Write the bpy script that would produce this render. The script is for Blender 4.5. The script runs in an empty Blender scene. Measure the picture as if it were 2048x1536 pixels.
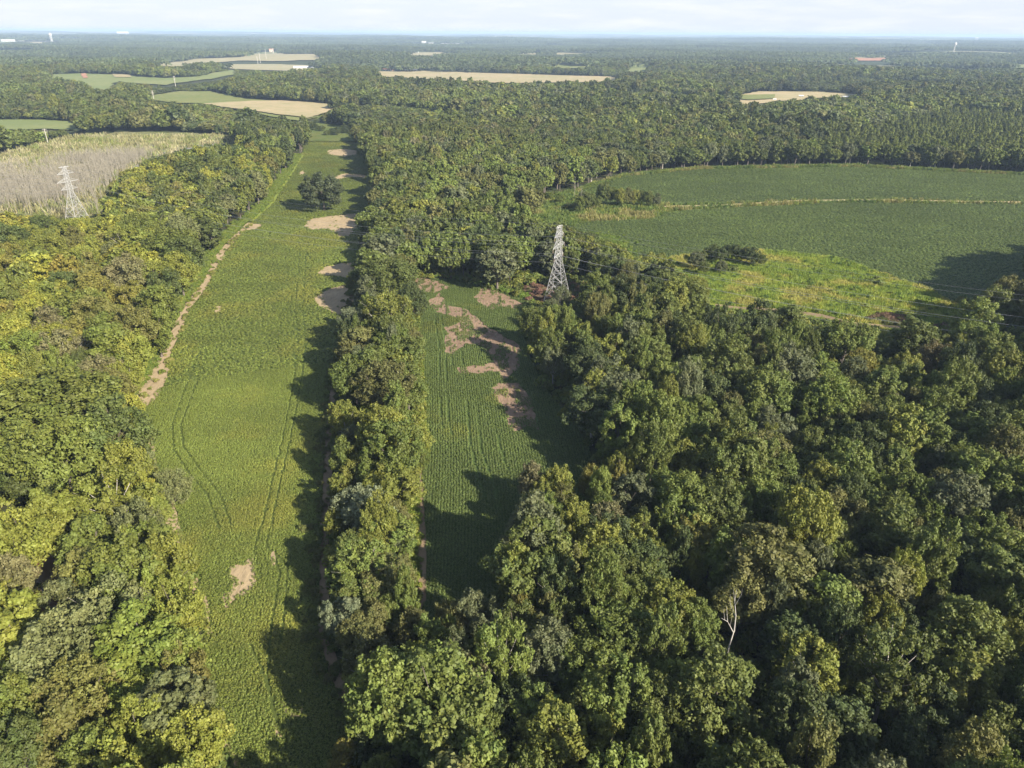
import bpy, math, random
import numpy as np
from mathutils import Vector, Matrix, geometry as mgeo

random.seed(7)
rng = np.random.default_rng(7)
SC = bpy.context.scene
COL = SC.collection

# ------------------------------------------------------------------ camera
FPX = 1422.0                       # focal length in pixels of the 2048 wide photograph
CAMH = 115.0
PITCH = math.atan((768 - 65) / FPX)
ROLL = math.radians(0.33)
cam_d = bpy.data.cameras.new('camera')
cam_d.sensor_width = 36.0
cam_d.lens = FPX / 2048 * 36.0
cam_d.clip_start = 1.0
cam_d.clip_end = 90000.0
cam = bpy.data.objects.new('camera', cam_d)
COL.objects.link(cam)
RM = Matrix.Rotation(math.pi / 2 - PITCH, 3, 'X') @ Matrix.Rotation(ROLL, 3, 'Z')
cam.matrix_world = Matrix.Translation((0, 0, CAMH)) @ RM.to_4x4()
SC.camera = cam
R = np.array(RM)

# ------------------------------------------------------------------ light
SUN_EL = math.radians(30)
SDX, SDY = -0.72, 0.694            # the way shadows fall on the ground
n_ = math.hypot(SDX, SDY); SDX /= n_; SDY /= n_
to_sun = Vector((-SDX * math.cos(SUN_EL), -SDY * math.cos(SUN_EL), math.sin(SUN_EL)))
sun_d = bpy.data.lights.new('sun', 'SUN')
sun_d.energy = 5.0
sun_d.angle = math.radians(0.53)
sun_d.color = (1.0, 0.915, 0.765)
sun = bpy.data.objects.new('sun', sun_d)
sun.rotation_euler = to_sun.to_track_quat('Z', 'Y').to_euler()
sun.location = (0, 0, 400)
COL.objects.link(sun)

W = bpy.data.worlds.new('World'); SC.world = W; W.use_nodes = True
nt = W.node_tree; nt.nodes.clear()
def N(t, typ, **kw):
    n = t.nodes.new(typ)
    for k, v in kw.items(): setattr(n, k, v)
    return n
sky = N(nt, 'ShaderNodeTexSky', sky_type='NISHITA', sun_disc=False)
sky.sun_elevation = SUN_EL
sky.sun_rotation = math.atan2(to_sun.x, to_sun.y)
sky.altitude = 200; sky.air_density = 1.0; sky.dust_density = 0.9; sky.ozone_density = 2.0
bg = N(nt, 'ShaderNodeBackground'); bg.inputs['Strength'].default_value = 0.07
wo = N(nt, 'ShaderNodeOutputWorld')
tc = N(nt, 'ShaderNodeTexCoord'); mp = N(nt, 'ShaderNodeMapping')
mp.inputs['Scale'].default_value = (7.0, 7.0, 60.0)
cn = N(nt, 'ShaderNodeTexNoise'); cn.inputs['Scale'].default_value = 1.5; cn.inputs['Detail'].default_value = 7; cn.inputs['Roughness'].default_value = 0.6
cr = N(nt, 'ShaderNodeValToRGB')
cr.color_ramp.elements[0].position = 0.44; cr.color_ramp.elements[0].color = (0, 0, 0, 1)
cr.color_ramp.elements[1].position = 0.72; cr.color_ramp.elements[1].color = (1, 1, 1, 1)
mx = N(nt, 'ShaderNodeMix', data_type='RGBA')
mx.inputs['B'].default_value = (6.1, 6.1, 6.5, 1)
haz = N(nt, 'ShaderNodeMix', data_type='RGBA'); haz.inputs['Factor'].default_value = 0.45
sp = N(nt, 'ShaderNodeSeparateXYZ'); hr_ = N(nt, 'ShaderNodeMapRange', interpolation_type='SMOOTHSTEP')
hr_.inputs['From Min'].default_value = 0.0; hr_.inputs['From Max'].default_value = 0.32; hr_.inputs['To Min'].default_value = 0.9; hr_.inputs['To Max'].default_value = 0.0
haz.inputs['B'].default_value = (4.9, 5.3, 6.25, 1)
mfac = N(nt, 'ShaderNodeMath', operation='MULTIPLY'); mfac.inputs[1].default_value = 0.6
L = nt.links.new
L(tc.outputs['Generated'], mp.inputs['Vector']); L(mp.outputs[0], cn.inputs['Vector']); L(cn.outputs['Fac'], cr.inputs[0])
L(cr.outputs[0], mfac.inputs[0]); L(mfac.outputs[0], mx.inputs['Factor'])
L(tc.outputs['Generated'], sp.inputs[0]); L(sp.outputs['Z'], hr_.inputs['Value']); L(hr_.outputs[0], haz.inputs['Factor'])
L(sky.outputs[0], haz.inputs['A']); L(haz.outputs['Result'], mx.inputs['A'])
L(mx.outputs['Result'], bg.inputs['Color']); L(bg.outputs[0], wo.inputs[0])

SC.view_settings.view_transform = 'Standard'
SC.view_settings.look = 'None'
SC.view_settings.exposure = 1.32
SC.view_settings.gamma = 1.0
SC.view_settings.use_curve_mapping = False
SC.render.engine = 'CYCLES'
cy = SC.cycles
cy.max_bounces = 5; cy.diffuse_bounces = 3; cy.glossy_bounces = 1; cy.transmission_bounces = 3
cy.transparent_max_bounces = 4; cy.volume_bounces = 0
cy.caustics_reflective = False; cy.caustics_refractive = False
cy.use_denoising = True

# ------------------------------------------------------------------ maths helpers
def terrain(x, y):
    x = np.asarray(x, float); y = np.asarray(y, float)
    r = np.hypot(x, y)
    a1 = np.clip((r - 900) / 2200, 0, 1); a1 = a1 * a1 * (3 - 2 * a1)
    a2 = np.clip((r - 3500) / 14000, 0, 1)
    h = a1 * (7 * np.sin(x / 310 + 1.3 * np.sin(y / 520 + 1)) * np.cos(y / 430 + .6) + 5 * np.sin(y / 270 + x / 610 + 2))
    h += a2 * (30 * np.sin(x / 2300 + 2.2 * np.sin(y / 3100)) * np.cos(y / 2700 + .4) + 16 * np.sin(x / 900 + y / 1300) + 22)
    far = np.clip((r - 16000) / 6000, 0, 1)
    h += far * (22 + 16 * np.sin(x / 1700 + .8) + 10 * np.sin(x / 560 + 2) + 34 * np.exp(-((x + 13800) / 1500) ** 2) * 1.6)
    return h

def px_dir(px, py):
    px = np.asarray(px, float); py = np.asarray(py, float)
    v = np.stack([(px - 1024) / FPX, -(py - 768) / FPX, -np.ones_like(px)], -1)
    d = v @ R.T
    return d / np.linalg.norm(d, axis=-1, keepdims=True)

TS = np.geomspace(60, 42000, 900)
def ground(px, py, z=0.0):
    """pixel of the photograph -> point on the terrain (or on a level z above it)"""
    d = px_dir(px, py); one = d.ndim == 1
    d = np.atleast_2d(d)
    out = np.zeros((len(d), 2))
    for i, dd in enumerate(d):
        x = dd[0] * TS; y = dd[1] * TS; zz = CAMH + dd[2] * TS
        hit = zz < terrain(x, y) + z
        k = int(np.argmax(hit)) if hit.any() else len(TS) - 1
        if k > 0:
            a, b = TS[k - 1], TS[k]
            for _ in range(22):
                m = .5 * (a + b)
                if CAMH + dd[2] * m < terrain(dd[0] * m, dd[1] * m) + z: b = m
                else: a = m
            t = b
        else: t = TS[0]
        out[i] = dd[0] * t, dd[1] * t
    return out[0] if one else out

def project(x, y, z):
    p = np.stack([np.asarray(x, float), np.asarray(y, float), np.asarray(z, float) - CAMH], -1) @ R
    w = np.maximum(-p[..., 2], 1e-3)
    px = 1024 + FPX * p[..., 0] / w; py = 768 - FPX * p[..., 1] / w
    bad = -p[..., 2] < 5
    return np.where(bad, 9e5, px), np.where(bad, 9e5, py), w

def inside(poly, x, y):
    x = np.asarray(x); y = np.asarray(y)
    c = np.zeros(x.shape, bool); n = len(poly)
    for i in range(n):
        x0, y0 = poly[i]; x1, y1 = poly[(i + 1) % n]
        if y0 == y1: continue
        c ^= ((y0 > y) != (y1 > y)) & (x < (x1 - x0) * (y - y0) / (y1 - y0) + x0)
    return c

def seg_dist(pts, x, y):
    """distance to a polyline"""
    best = np.full(np.shape(x), 1e9)
    for (x0, y0), (x1, y1) in zip(pts[:-1], pts[1:]):
        dx, dy = x1 - x0, y1 - y0; l2 = dx * dx + dy * dy + 1e-9
        t = np.clip(((x - x0) * dx + (y - y0) * dy) / l2, 0, 1)
        best = np.minimum(best, np.hypot(x - x0 - t * dx, y - y0 - t * dy))
    return best

_hash = np.random.default_rng(99).random((256, 256))
def vnoise(x, y, s):
    x = np.asarray(x, float) / s; y = np.asarray(y, float) / s
    xi = np.floor(x).astype(int); yi = np.floor(y).astype(int)
    fx = x - xi; fy = y - yi
    fx = fx * fx * (3 - 2 * fx); fy = fy * fy * (3 - 2 * fy)
    h = lambda a, b: _hash[a & 255, b & 255]
    return (h(xi, yi) * (1 - fx) + h(xi + 1, yi) * fx) * (1 - fy) + (h(xi, yi + 1) * (1 - fx) + h(xi + 1, yi + 1) * fx) * fy
def fbm(x, y, s, o=4):
    v = 0; a = .5; t = 0
    for i in range(o):
        v = v + a * vnoise(np.asarray(x) + 37.7 * i, np.asarray(y) - 11.3 * i, s); t += a; a *= .55; s *= .5
    return v / t

# ------------------------------------------------------------------ materials
def mat(name):
    m = bpy.data.materials.new(name); m.use_nodes = True
    m.node_tree.nodes.clear()
    return m, m.node_tree
def out_of(t, sh):
    o = N(t, 'ShaderNodeOutputMaterial'); t.links.new(sh, o.inputs['Surface']); return o

def plain(name, col, rough=.7, metal=0.0, var=.15, scale=2.0):
    m, t = mat(name)
    p = N(t, 'ShaderNodeBsdfPrincipled'); p.inputs['Roughness'].default_value = rough; p.inputs['Metallic'].default_value = metal
    tc = N(t, 'ShaderNodeTexCoord'); no = N(t, 'ShaderNodeTexNoise'); no.inputs['Scale'].default_value = scale; no.inputs['Detail'].default_value = 5
    r = N(t, 'ShaderNodeMapRange'); r.inputs['To Min'].default_value = 1 - var; r.inputs['To Max'].default_value = 1 + var
    mu = N(t, 'ShaderNodeMix', data_type='RGBA', blend_type='MULTIPLY'); mu.inputs['Factor'].default_value = 1
    mu.inputs['A'].default_value = (*col, 1)
    t.links.new(tc.outputs['Object'], no.inputs['Vector']); t.links.new(no.outputs['Fac'], r.inputs['Value'])
    t.links.new(r.outputs[0], mu.inputs['B']); t.links.new(mu.outputs['Result'], p.inputs['Base Color'])
    out_of(t, p.outputs[0]); return m

def leafmat(name, trans=.22, rough=.62):
    """foliage: colour from the thing's own colour (or the instance's tint), varied leaf clump by leaf clump"""
    m, t = mat(name); l = t.links.new
    oi = N(t, 'ShaderNodeObjectInfo')
    a = N(t, 'ShaderNodeAttribute', attribute_type='INSTANCER', attribute_name='tint')
    w = N(t, 'ShaderNodeAttribute', attribute_type='INSTANCER', attribute_name='tw')
    mixc = N(t, 'ShaderNodeMix', data_type='RGBA')
    l(w.outputs['Fac'], mixc.inputs['Factor']); l(oi.outputs['Color'], mixc.inputs['A']); l(a.outputs['Color'], mixc.inputs['B'])
    lr = N(t, 'ShaderNodeAttribute', attribute_name='lr')
    mr = N(t, 'ShaderNodeMapRange'); mr.inputs['To Min'].default_value = .62; mr.inputs['To Max'].default_value = 1.45
    l(lr.outputs['Fac'], mr.inputs['Value'])
    mu = N(t, 'ShaderNodeMix', data_type='RGBA', blend_type='MULTIPLY'); mu.inputs['Factor'].default_value = 1
    l(mixc.outputs['Result'], mu.inputs['A']); l(mr.outputs[0], mu.inputs['B'])
    hs = N(t, 'ShaderNodeAttribute', attribute_name='hu')
    hsv = N(t, 'ShaderNodeHueSaturation'); hr = N(t, 'ShaderNodeMapRange')
    hr.inputs['To Min'].default_value = .475; hr.inputs['To Max'].default_value = .515
    l(hs.outputs['Fac'], hr.inputs['Value']); l(hr.outputs[0], hsv.inputs['Hue']); l(mu.outputs['Result'], hsv.inputs['Color'])
    p = N(t, 'ShaderNodeBsdfPrincipled'); p.inputs['Roughness'].default_value = rough
    p.inputs['Specular IOR Level'].default_value = .32
    l(hsv.outputs[0], p.inputs['Base Color'])
    tr = N(t, 'ShaderNodeBsdfTranslucent')
    tm = N(t, 'ShaderNodeMix', data_type='RGBA', blend_type='MULTIPLY'); tm.inputs['Factor'].default_value = 1
    tm.inputs['B'].default_value = (1.5, 1.5, .6, 1); l(hsv.outputs[0], tm.inputs['A']); l(tm.outputs['Result'], tr.inputs['Color'])
    ms = N(t, 'ShaderNodeMixShader'); ms.inputs[0].default_value = trans
    l(p.outputs[0], ms.inputs[1]); l(tr.outputs[0], ms.inputs[2]); out_of(t, ms.outputs[0])
    return m

def groundmat(name, c1, c2, c3=None, s1=.02, s2=.35, bump=.3, bdist=.3, rough=.95, stretch=None):
    m, t = mat(name); l = t.links.new
    g = N(t, 'ShaderNodeNewGeometry')
    vec = g.outputs['Position']
    if stretch:
        mpn = N(t, 'ShaderNodeMapping'); mpn.inputs['Rotation'].default_value = (0, 0, stretch[0]); mpn.inputs['Scale'].default_value = stretch[1]
        l(vec, mpn.inputs['Vector']); vec2 = mpn.outputs[0]
    else: vec2 = vec
    n1 = N(t, 'ShaderNodeTexNoise'); n1.inputs['Scale'].default_value = s1; n1.inputs['Detail'].default_value = 6; n1.inputs['Roughness'].default_value = .6
    n2 = N(t, 'ShaderNodeTexNoise'); n2.inputs['Scale'].default_value = s2; n2.inputs['Detail'].default_value = 8; n2.inputs['Roughness'].default_value = .7
    l(vec, n1.inputs['Vector']); l(vec2, n2.inputs['Vector'])
    r1 = N(t, 'ShaderNodeMapRange'); r1.inputs['From Min'].default_value = .38; r1.inputs['From Max'].default_value = .62
    l(n1.outputs['Fac'], r1.inputs['Value'])
    ma = N(t, 'ShaderNodeMix', data_type='RGBA'); ma.inputs['A'].default_value = (*c1, 1); ma.inputs['B'].default_value = (*c2, 1)
    l(r1.outputs[0], ma.inputs['Factor'])
    mb = N(t, 'ShaderNodeMix', data_type='RGBA'); mb.inputs['B'].default_value = (*(c3 or c1), 1)
    r2 = N(t, 'ShaderNodeMapRange'); r2.inputs['From Min'].default_value = .5; r2.inputs['From Max'].default_value = .72
    l(n2.outputs['Fac'], r2.inputs['Value']); l(r2.outputs[0], mb.inputs['Factor']); l(ma.outputs['Result'], mb.inputs['A'])
    p = N(t, 'ShaderNodeBsdfPrincipled'); p.inputs['Roughness'].default_value = rough; p.inputs['Specular IOR Level'].default_value = .12
    l(mb.outputs['Result'], p.inputs['Base Color'])
    b = N(t, 'ShaderNodeBump'); b.inputs['Strength'].default_value = bump; b.inputs['Distance'].default_value = bdist
    l(n2.outputs['Fac'], b.inputs['Height']); l(b.outputs[0], p.inputs['Normal'])
    out_of(t, p.outputs[0]); return m

M_leaf = leafmat('leaf')
M_crop = leafmat('crop_leaf', trans=.15, rough=.6)
M_bark = plain('bark', (.12, .10, .085), .9, var=.3)
M_pale = plain('pale_bark', (.36, .33, .29), .8, var=.25)
M_snag = plain('bleached_wood', (.44, .41, .37), .8, var=.15)
M_dead = plain('dead_wood', (.235, .212, .165), .9, var=.3)
M_steel = plain('galvanised_steel', (.43, .425, .41), .45, .25, var=.1)
M_wire = plain('wire', (.34, .34, .35), .35, .5, var=.05)
M_insul = plain('insulator', (.32, .24, .2), .3)
M_soil = groundmat('bare_soil', (.37, .285, .175), (.30, .23, .14), (.21, .165, .10), .12, .9, .9, .3, stretch=(0.1, (1, .3, 1)))
M_red = groundmat('dead_residue', (.245, .170, .115), (.19, .13, .09), (.31, .225, .15), .08, 1.1, 1.0, .4, stretch=(0.1, (1, .35, 1)))
M_dirt = groundmat('track_dirt', (.25, .185, .115), (.19, .135, .085), (.12, .12, .05), .08, 1.2, .4, .15)
M_crop1 = groundmat('crop_ground_left', (.066, .088, .022), (.078, .096, .022), (.055, .075, .02), .02, .9, .9, .5, stretch=(.32, (1.3, .35, 1)))
M_crop2 = groundmat('crop_ground_right', (.055, .082, .026), (.066, .092, .027), (.088, .124, .032), .02, .5, 1, 1.0, stretch=(1.3, (1.2, .4, 1)))
M_crop3 = groundmat('crop_ground_middle', (.066, .096, .026), (.074, .10, .026), (.05, .075, .022), .03, .8, .8, .4)
M_mead = groundmat('meadow_grass', (.20, .23, .035), (.155, .20, .032), (.24, .25, .05), .045, .5, 1, .9)
M_grass = groundmat('rough_grass', (.085, .115, .025), (.12, .13, .035), (.065, .09, .02), .03, .45, 1, .7)
M_swamp = groundmat('swamp_floor', (.19, .18, .09), (.14, .155, .05), (.26, .24, .15), .012, .5, 1, 1.2)
M_brush = groundmat('brown_brush', (.17, .105, .07), (.13, .10, .06), (.12, .14, .04), .07, .8, 1, .8)
M_tan = groundmat('stubble', (.38, .30, .18), (.30, .26, .14), (.22, .22, .10), .006, .05, .3, .5)
M_olive = groundmat('olive_crop', (.28, .25, .14), (.32, .28, .17), (.22, .215, .11), .006, .06, .3, .5)
M_green = groundmat('far_crop', (.15, .18, .065), (.19, .205, .08), (.12, .155, .05), .008, .08, .3, .5)
M_hill = groundmat('pasture', (.17, .18, .06), (.14, .165, .05), (.23, .21, .09), .01, .1, .3, .5)
M_redclay = groundmat('red_clay', (.38, .2, .13), (.3, .16, .1), None, .01, .1, .3, .5)

# ground: forest floor near, canopy-like cover towards the horizon with scattered far clearings
M_ground, t = mat('ground')
l = t.links.new
g = N(t, 'ShaderNodeNewGeometry')
n1 = N(t, 'ShaderNodeTexNoise'); n1.inputs['Scale'].default_value = .08; n1.inputs['Detail'].default_value = 8
n2 = N(t, 'ShaderNodeTexNoise'); n2.inputs['Scale'].default_value = .0016; n2.inputs['Detail'].default_value = 4
n3 = N(t, 'ShaderNodeTexNoise'); n3.inputs['Scale'].default_value = .6; n3.inputs['Detail'].default_value = 6
for n in (n1, n2, n3): l(g.outputs['Position'], n.inputs['Vector'])
aO = N(t, 'ShaderNodeAttribute', attribute_name='open'); aF = N(t, 'ShaderNodeAttribute', attribute_name='farness')
def ramp(c, x0, x1, src):
    r = N(t, 'ShaderNodeMapRange'); r.inputs['From Min'].default_value = x0; r.inputs['From Max'].default_value = x1; l(src, r.inputs['Value']); return r.outputs[0]
def mixc(fac, A, B):
    m_ = N(t, 'ShaderNodeMix', data_type='RGBA')
    if isinstance(fac, float): m_.inputs['Factor'].default_value = fac
    else: l(fac, m_.inputs['Factor'])
    for s_, v in (('A', A), ('B', B)):
        if isinstance(v, tuple): m_.inputs[s_].default_value = (*v, 1)
        else: l(v, m_.inputs[s_])
    return m_.outputs['Result']
floor = mixc(ramp(0, .4, .6, n1.outputs['Fac']), (.055, .05, .026), (.035, .05, .018))
grass = mixc(ramp(0, .4, .62, n3.outputs['Fac']), (.07, .11, .022), (.14, .155, .035))
can = mixc(ramp(0, .35, .65, n1.outputs['Fac']), (.026, .042, .018), (.055, .075, .027))
aQ = N(t, 'ShaderNodeAttribute', attribute_name='farfield')
can = mixc(aQ.outputs['Fac'], can, mixc(ramp(0, .47, .53, n2.outputs['Fac']), (.14, .16, .07), (.30, .26, .15)))
base = mixc(aO.outputs['Fac'], floor, grass)
base = mixc(aF.outputs['Fac'], base, can)
p = N(t, 'ShaderNodeBsdfPrincipled'); p.inputs['Roughness'].default_value = .95; p.inputs['Specular IOR Level'].default_value = .1
l(base, p.inputs['Base Color'])
b = N(t, 'ShaderNodeBump'); b.inputs['Strength'].default_value = .6; b.inputs['Distance'].default_value = 1.2
l(n1.outputs['Fac'], b.inputs['Height']); l(b.outputs[0], p.inputs['Normal']); out_of(t, p.outputs[0])

M_water, t = mat('creek_water')
p = N(t, 'ShaderNodeBsdfPrincipled'); p.inputs['Base Color'].default_value = (.15, .085, .045, 1); p.inputs['Roughness'].default_value = .12
nw = N(t, 'ShaderNodeTexNoise'); nw.inputs['Scale'].default_value = 1.5; bw = N(t, 'ShaderNodeBump'); bw.inputs['Strength'].default_value = .1
t.links.new(nw.outputs['Fac'], bw.inputs['Height']); t.links.new(bw.outputs[0], p.inputs['Normal']); out_of(t, p.outputs[0])
M_swater = plain('swamp_water', (.20, .195, .18), .6, var=.2, scale=.1)

# ------------------------------------------------------------------ object helpers
def mesh_obj(name, verts, faces, m, parent=None, kind=None, link=True):
    me = bpy.data.meshes.new(name); me.from_pydata([tuple(v) for v in verts], [], [tuple(f) for f in faces]); me.update()
    for mm in (m if isinstance(m, (list, tuple)) else [m]): me.materials.append(mm)
    o = bpy.data.objects.new(name, me)
    if link: COL.objects.link(o)
    if parent: o.parent = parent
    if kind: o['kind'] = kind
    return o
def fast_mesh(name, co, quads, mats, face_attr=None, midx=None, smooth=False):
    """co (n,3), quads (m,4) numpy -> mesh"""
    me = bpy.data.meshes.new(name)
    k = quads.shape[1]
    me.vertices.add(len(co)); me.vertices.foreach_set('co', np.ascontiguousarray(co, np.float32).ravel())
    me.loops.add(quads.size); me.loops.foreach_set('vertex_index', quads.astype(np.int32).ravel())
    me.polygons.add(len(quads)); me.polygons.foreach_set('loop_start', np.arange(0, quads.size, k, dtype=np.int32))
    try: me.polygons.foreach_set('loop_total', np.full(len(quads), k, np.int32))
    except Exception: pass
    for mm in mats: me.materials.append(mm)
    if midx is not None: me.polygons.foreach_set('material_index', midx.astype(np.int32))
    if smooth: me.polygons.foreach_set('use_smooth', np.ones(len(quads), bool))
    for nm, arr in (face_attr or {}).items():
        a = me.attributes.new(nm, 'FLOAT', 'FACE'); a.data.foreach_set('value', arr.astype(np.float32))
    me.update(calc_edges=True)
    return me
def tag(o, label, cat, group=None):
    o['label'] = label; o['category'] = cat
    if group: o['group'] = group
    return o
def empty(name, loc, rz=0.0):
    o = bpy.data.objects.new(name, None); COL.objects.link(o); o.location = loc; o.rotation_euler = (0, 0, rz)
    o.empty_display_size = 1.0
    return o

def tube(V, F, p0, p1, r0, r1, n=5):
    p0 = Vector(p0); p1 = Vector(p1); d = p1 - p0
    if d.length < 1e-6: return
    q = d.to_track_quat('Z', 'Y'); b = len(V)
    for pt, r in ((p0, r0), (p1, r1)):
        for i in range(n):
            a = 2 * math.pi * i / n
            V.append(pt + q @ Vector((r * math.cos(a), r * math.sin(a), 0)))
    for i in range(n):
        j = (i + 1) % n; F.append((b + i, b + j, b + n + j, b + n + i))
def box(V, F, c, s, rz=0.0):
    b = len(V); ca, sa = math.cos(rz), math.sin(rz)
    for dx, dy, dz in ((-1,-1,-1),(1,-1,-1),(1,1,-1),(-1,1,-1),(-1,-1,1),(1,-1,1),(1,1,1),(-1,1,1)):
        x, y, z = dx * s[0] / 2, dy * s[1] / 2, dz * s[2] / 2
        V.append((c[0] + x * ca - y * sa, c[1] + x * sa + y * ca, c[2] + z))
    for f in ((0,3,2,1),(4,5,6,7),(0,1,5,4),(1,2,6,5),(2,3,7,6),(3,0,4,7)): F.append(tuple(b + i for i in f))

# ------------------------------------------------------------------ the ground
rs = np.concatenate([np.linspace(0, 1000, 90), np.geomspace(1015, 40000, 170)])
ths = np.linspace(math.radians(-62), math.radians(62), 241)
def ground_grid():
    # fan in front of the camera plus the rest of the circle, coarser
    th_all = np.concatenate([ths, np.linspace(math.radians(62), math.radians(298), 60)[1:-1]])
    n = len(th_all); co = []; op = []; fa = []
    RR, TT = np.meshgrid(rs, th_all, indexing='ij')
    X = RR * np.sin(TT); Y = RR * np.cos(TT); Z = terrain(X, Y)
    co = np.stack([X, Y, Z], -1).reshape(-1, 3)
    i, j = np.meshgrid(np.arange(len(rs) - 1), np.arange(n), indexing='ij')
    jn = (j + 1) % n
    q = np.stack([i * n + j, i * n + jn, (i + 1) * n + jn, (i + 1) * n + j], -1).reshape(-1, 4)
    return co, q
gco, gq = ground_grid()

# ------------------------------------------------------------------ outlines, in pixels of the photograph
LEFT_FIELD = [(617,284),(640,281),(700,283),(718,290),(722,310),(742,345),(752,380),(742,405),(722,430),(718,500),(715,560),(700,620),(688,690),(668,760),(662,850),(655,950),(645,1100),(640,1200),(650,1270),(672,1350),(712,1420),(735,1480),(740,1600),(480,1600),(465,1536),(425,1430),(412,1300),(400,1200),(378,1120),(330,1070),(322,1010),(345,985),(300,930),(285,890),(262,870),(243,850),(255,815),(320,725),(362,640),(410,580),(430,540),(445,500),(500,450),(548,405),(580,350),(600,315)]
MID_FIELD = [(822,558),(905,558),(965,575),(1055,600),(1062,625),(1045,660),(1060,720),(1100,790),(1150,850),(1195,930),(1200,1000),(1110,1060),(1045,1110),(1005,1190),(960,1250),(880,1290),(838,1240),(842,1100),(838,1000),(852,900),(845,800),(842,700),(828,640),(815,570)]
MID_VIS = [(815,555),(905,555),(965,572),(1058,600),(1050,640),(1055,700),(1085,780),(1130,850),(1185,945),(1060,953),(1035,1000),(1015,1100),(985,1195),(900,1212),(850,1225),(838,1240),(822,1225),(842,1100),(842,1000),(858,900),(848,800),(842,700),(838,640),(845,600)]
UP_FIELD = [(1150,386),(1180,372),(1250,353),(1400,339),(1700,334),(2048,351),(2400,372),(2400,408),(2048,403),(1800,399),(1600,400),(1450,408),(1330,410),(1165,408)]
LOW_FIELD = [(1140,456),(1160,445),(1300,438),(1350,422),(1500,414),(1700,406),(2048,409),(2400,418),(2400,500),(2085,545),(2060,575),(2052,618),(1930,610),(1880,598),(1850,575),(1750,545),(1690,520),(1600,508),(1500,500),(1420,505),(1345,514),(1250,524),(1235,495),(1200,475)]
MEADOW = [(1392,575),(1340,545),(1330,520),(1345,514),(1420,505),(1500,500),(1600,508),(1690,520),(1750,545),(1850,575),(1900,603),(1935,615),(1915,650),(1850,668),(1760,672),(1700,662),(1600,642),(1500,632),(1430,622),(1400,600)]
VERGE = [(1060,408),(1090,392),(1150,383),(1180,369),(1250,350),(1400,336),(1700,330),(2048,348),(2400,368),(2400,418),(1700,409),(1500,417),(1350,440),(1160,458),(1120,452),(1060,440)]
SWAMP = [(-300,345),(0,312),(60,295),(130,277),(250,264),(400,266),(485,272),(478,286),(400,292),(300,318),(250,345),(215,385),(205,430),(120,437),(0,428),(-300,440)]
CORRIDOR = [(1040,572),(1110,568),(1250,566),(1262,580),(1215,592),(1140,612),(1060,610)]
CORR_VIS = [(1062,575),(1110,572),(1240,570),(1210,582),(1140,600),(1070,598)]
SNAG_VIS = [(1415,1170),(1475,1170),(1478,1295),(1440,1295)]
CREEK_VIS = [(80,1085),(100,1085),(124,1140),(126,1200),(108,1215),(92,1190),(80,1140)]
FAR = {
 'green_field': [(95,151),(160,148),(260,152),(283,156),(330,158),(400,154),(470,141),(470,150),(420,160),(352,168),(330,172),(240,165),(215,182),(190,180),(160,165),(105,160)],
 'olive_field': [(303,130),(395,119),(483,116),(489,110),(560,107),(650,111),(656,122),(600,122),(560,124),(480,123),(400,128),(352,135),(320,134)],
 'left_crop_field': [(-120,238),(0,241),(100,242),(162,247),(160,263),(90,260),(0,262),(-120,264)],
 'pasture': [(275,197),(350,184),(420,184),(500,200),(560,204),(680,212),(640,236),(600,244),(500,226),(430,212),(400,209),(340,207)],
 'stubble_field': [(750,144),(850,143),(1000,148),(1230,155),(1240,162),(1180,166),(1000,168),(900,162),(850,159),(760,156)],
 'hilltop_field': [(820,107),(900,105),(892,112),(820,113)],
 'small_green_field': [(1255,137),(1285,129),(1297,134),(1292,145),(1255,147)],
 'farmyard': [(1465,206),(1485,191),(1520,184),(1640,185),(1720,190),(1718,198),(1650,196),(1600,200),(1540,206),(1490,212)],
 'right_edge_field': [(2005,131),(2120,127),(2120,138),(2012,137)],
 'clay_yard': [(1690,118),(1790,117),(1790,123),(1700,123)],
 'hollow': [(612,256),(640,247),(690,255),(712,268),(716,286),(640,284),(615,286)],
 'mid_clearing': [(430,135),(470,130),(560,130),(640,133),(655,140),(560,143),(470,140)],
 'long_clearing': [(1090,130),(1180,134),(1180,139),(1095,136)],
}
FARMAT = {'green_field': M_green, 'olive_field': M_olive, 'left_crop_field': M_green, 'pasture': M_hill, 'stubble_field': M_tan, 'hilltop_field': M_olive,
          'small_green_field': M_green, 'farmyard': M_tan, 'right_edge_field': M_green, 'clay_yard': M_redclay, 'hollow': M_grass, 'mid_clearing': M_olive, 'long_clearing': M_hill}
VIS = [LEFT_FIELD, MID_VIS, UP_FIELD, LOW_FIELD, MEADOW, VERGE, SWAMP, CORR_VIS, CREEK_VIS, SNAG_VIS] + list(FAR.values())

def W_(poly): return [tuple(p) for p in ground(np.array([q[0] for q in poly], float), np.array([q[1] for q in poly], float))]
wLEFT, wMID, wUP, wLOW, wMEAD, wVERGE, wSWAMP, wCORR = map(W_, (LEFT_FIELD, MID_FIELD, UP_FIELD, LOW_FIELD, MEADOW, VERGE, SWAMP, CORRIDOR))
wFAR = {k: W_(v) for k, v in FAR.items()}

def densify(poly, step, amp, closed=True, seed=0):
    out = []; n = len(poly)
    for i in range(n if closed else n - 1):
        x0, y0 = poly[i]; x1, y1 = poly[(i + 1) % n]
        k = max(1, int(math.hypot(x1 - x0, y1 - y0) / step))
        for j in range(k): out.append((x0 + (x1 - x0) * j / k, y0 + (y1 - y0) * j / k))
    if not closed: out.append(poly[-1])
    a = np.array(out)
    dx = (fbm(a[:, 0] + 91 + seed, a[:, 1], amp * 4, 4) - .5) * 2.6 * amp; dy = (fbm(a[:, 0] - 53, a[:, 1] + 17 + seed, amp * 4, 4) - .5) * 2.6 * amp
    return [(x + u, y + v) for (x, y), u, v in zip(out, dx, dy)]

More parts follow.
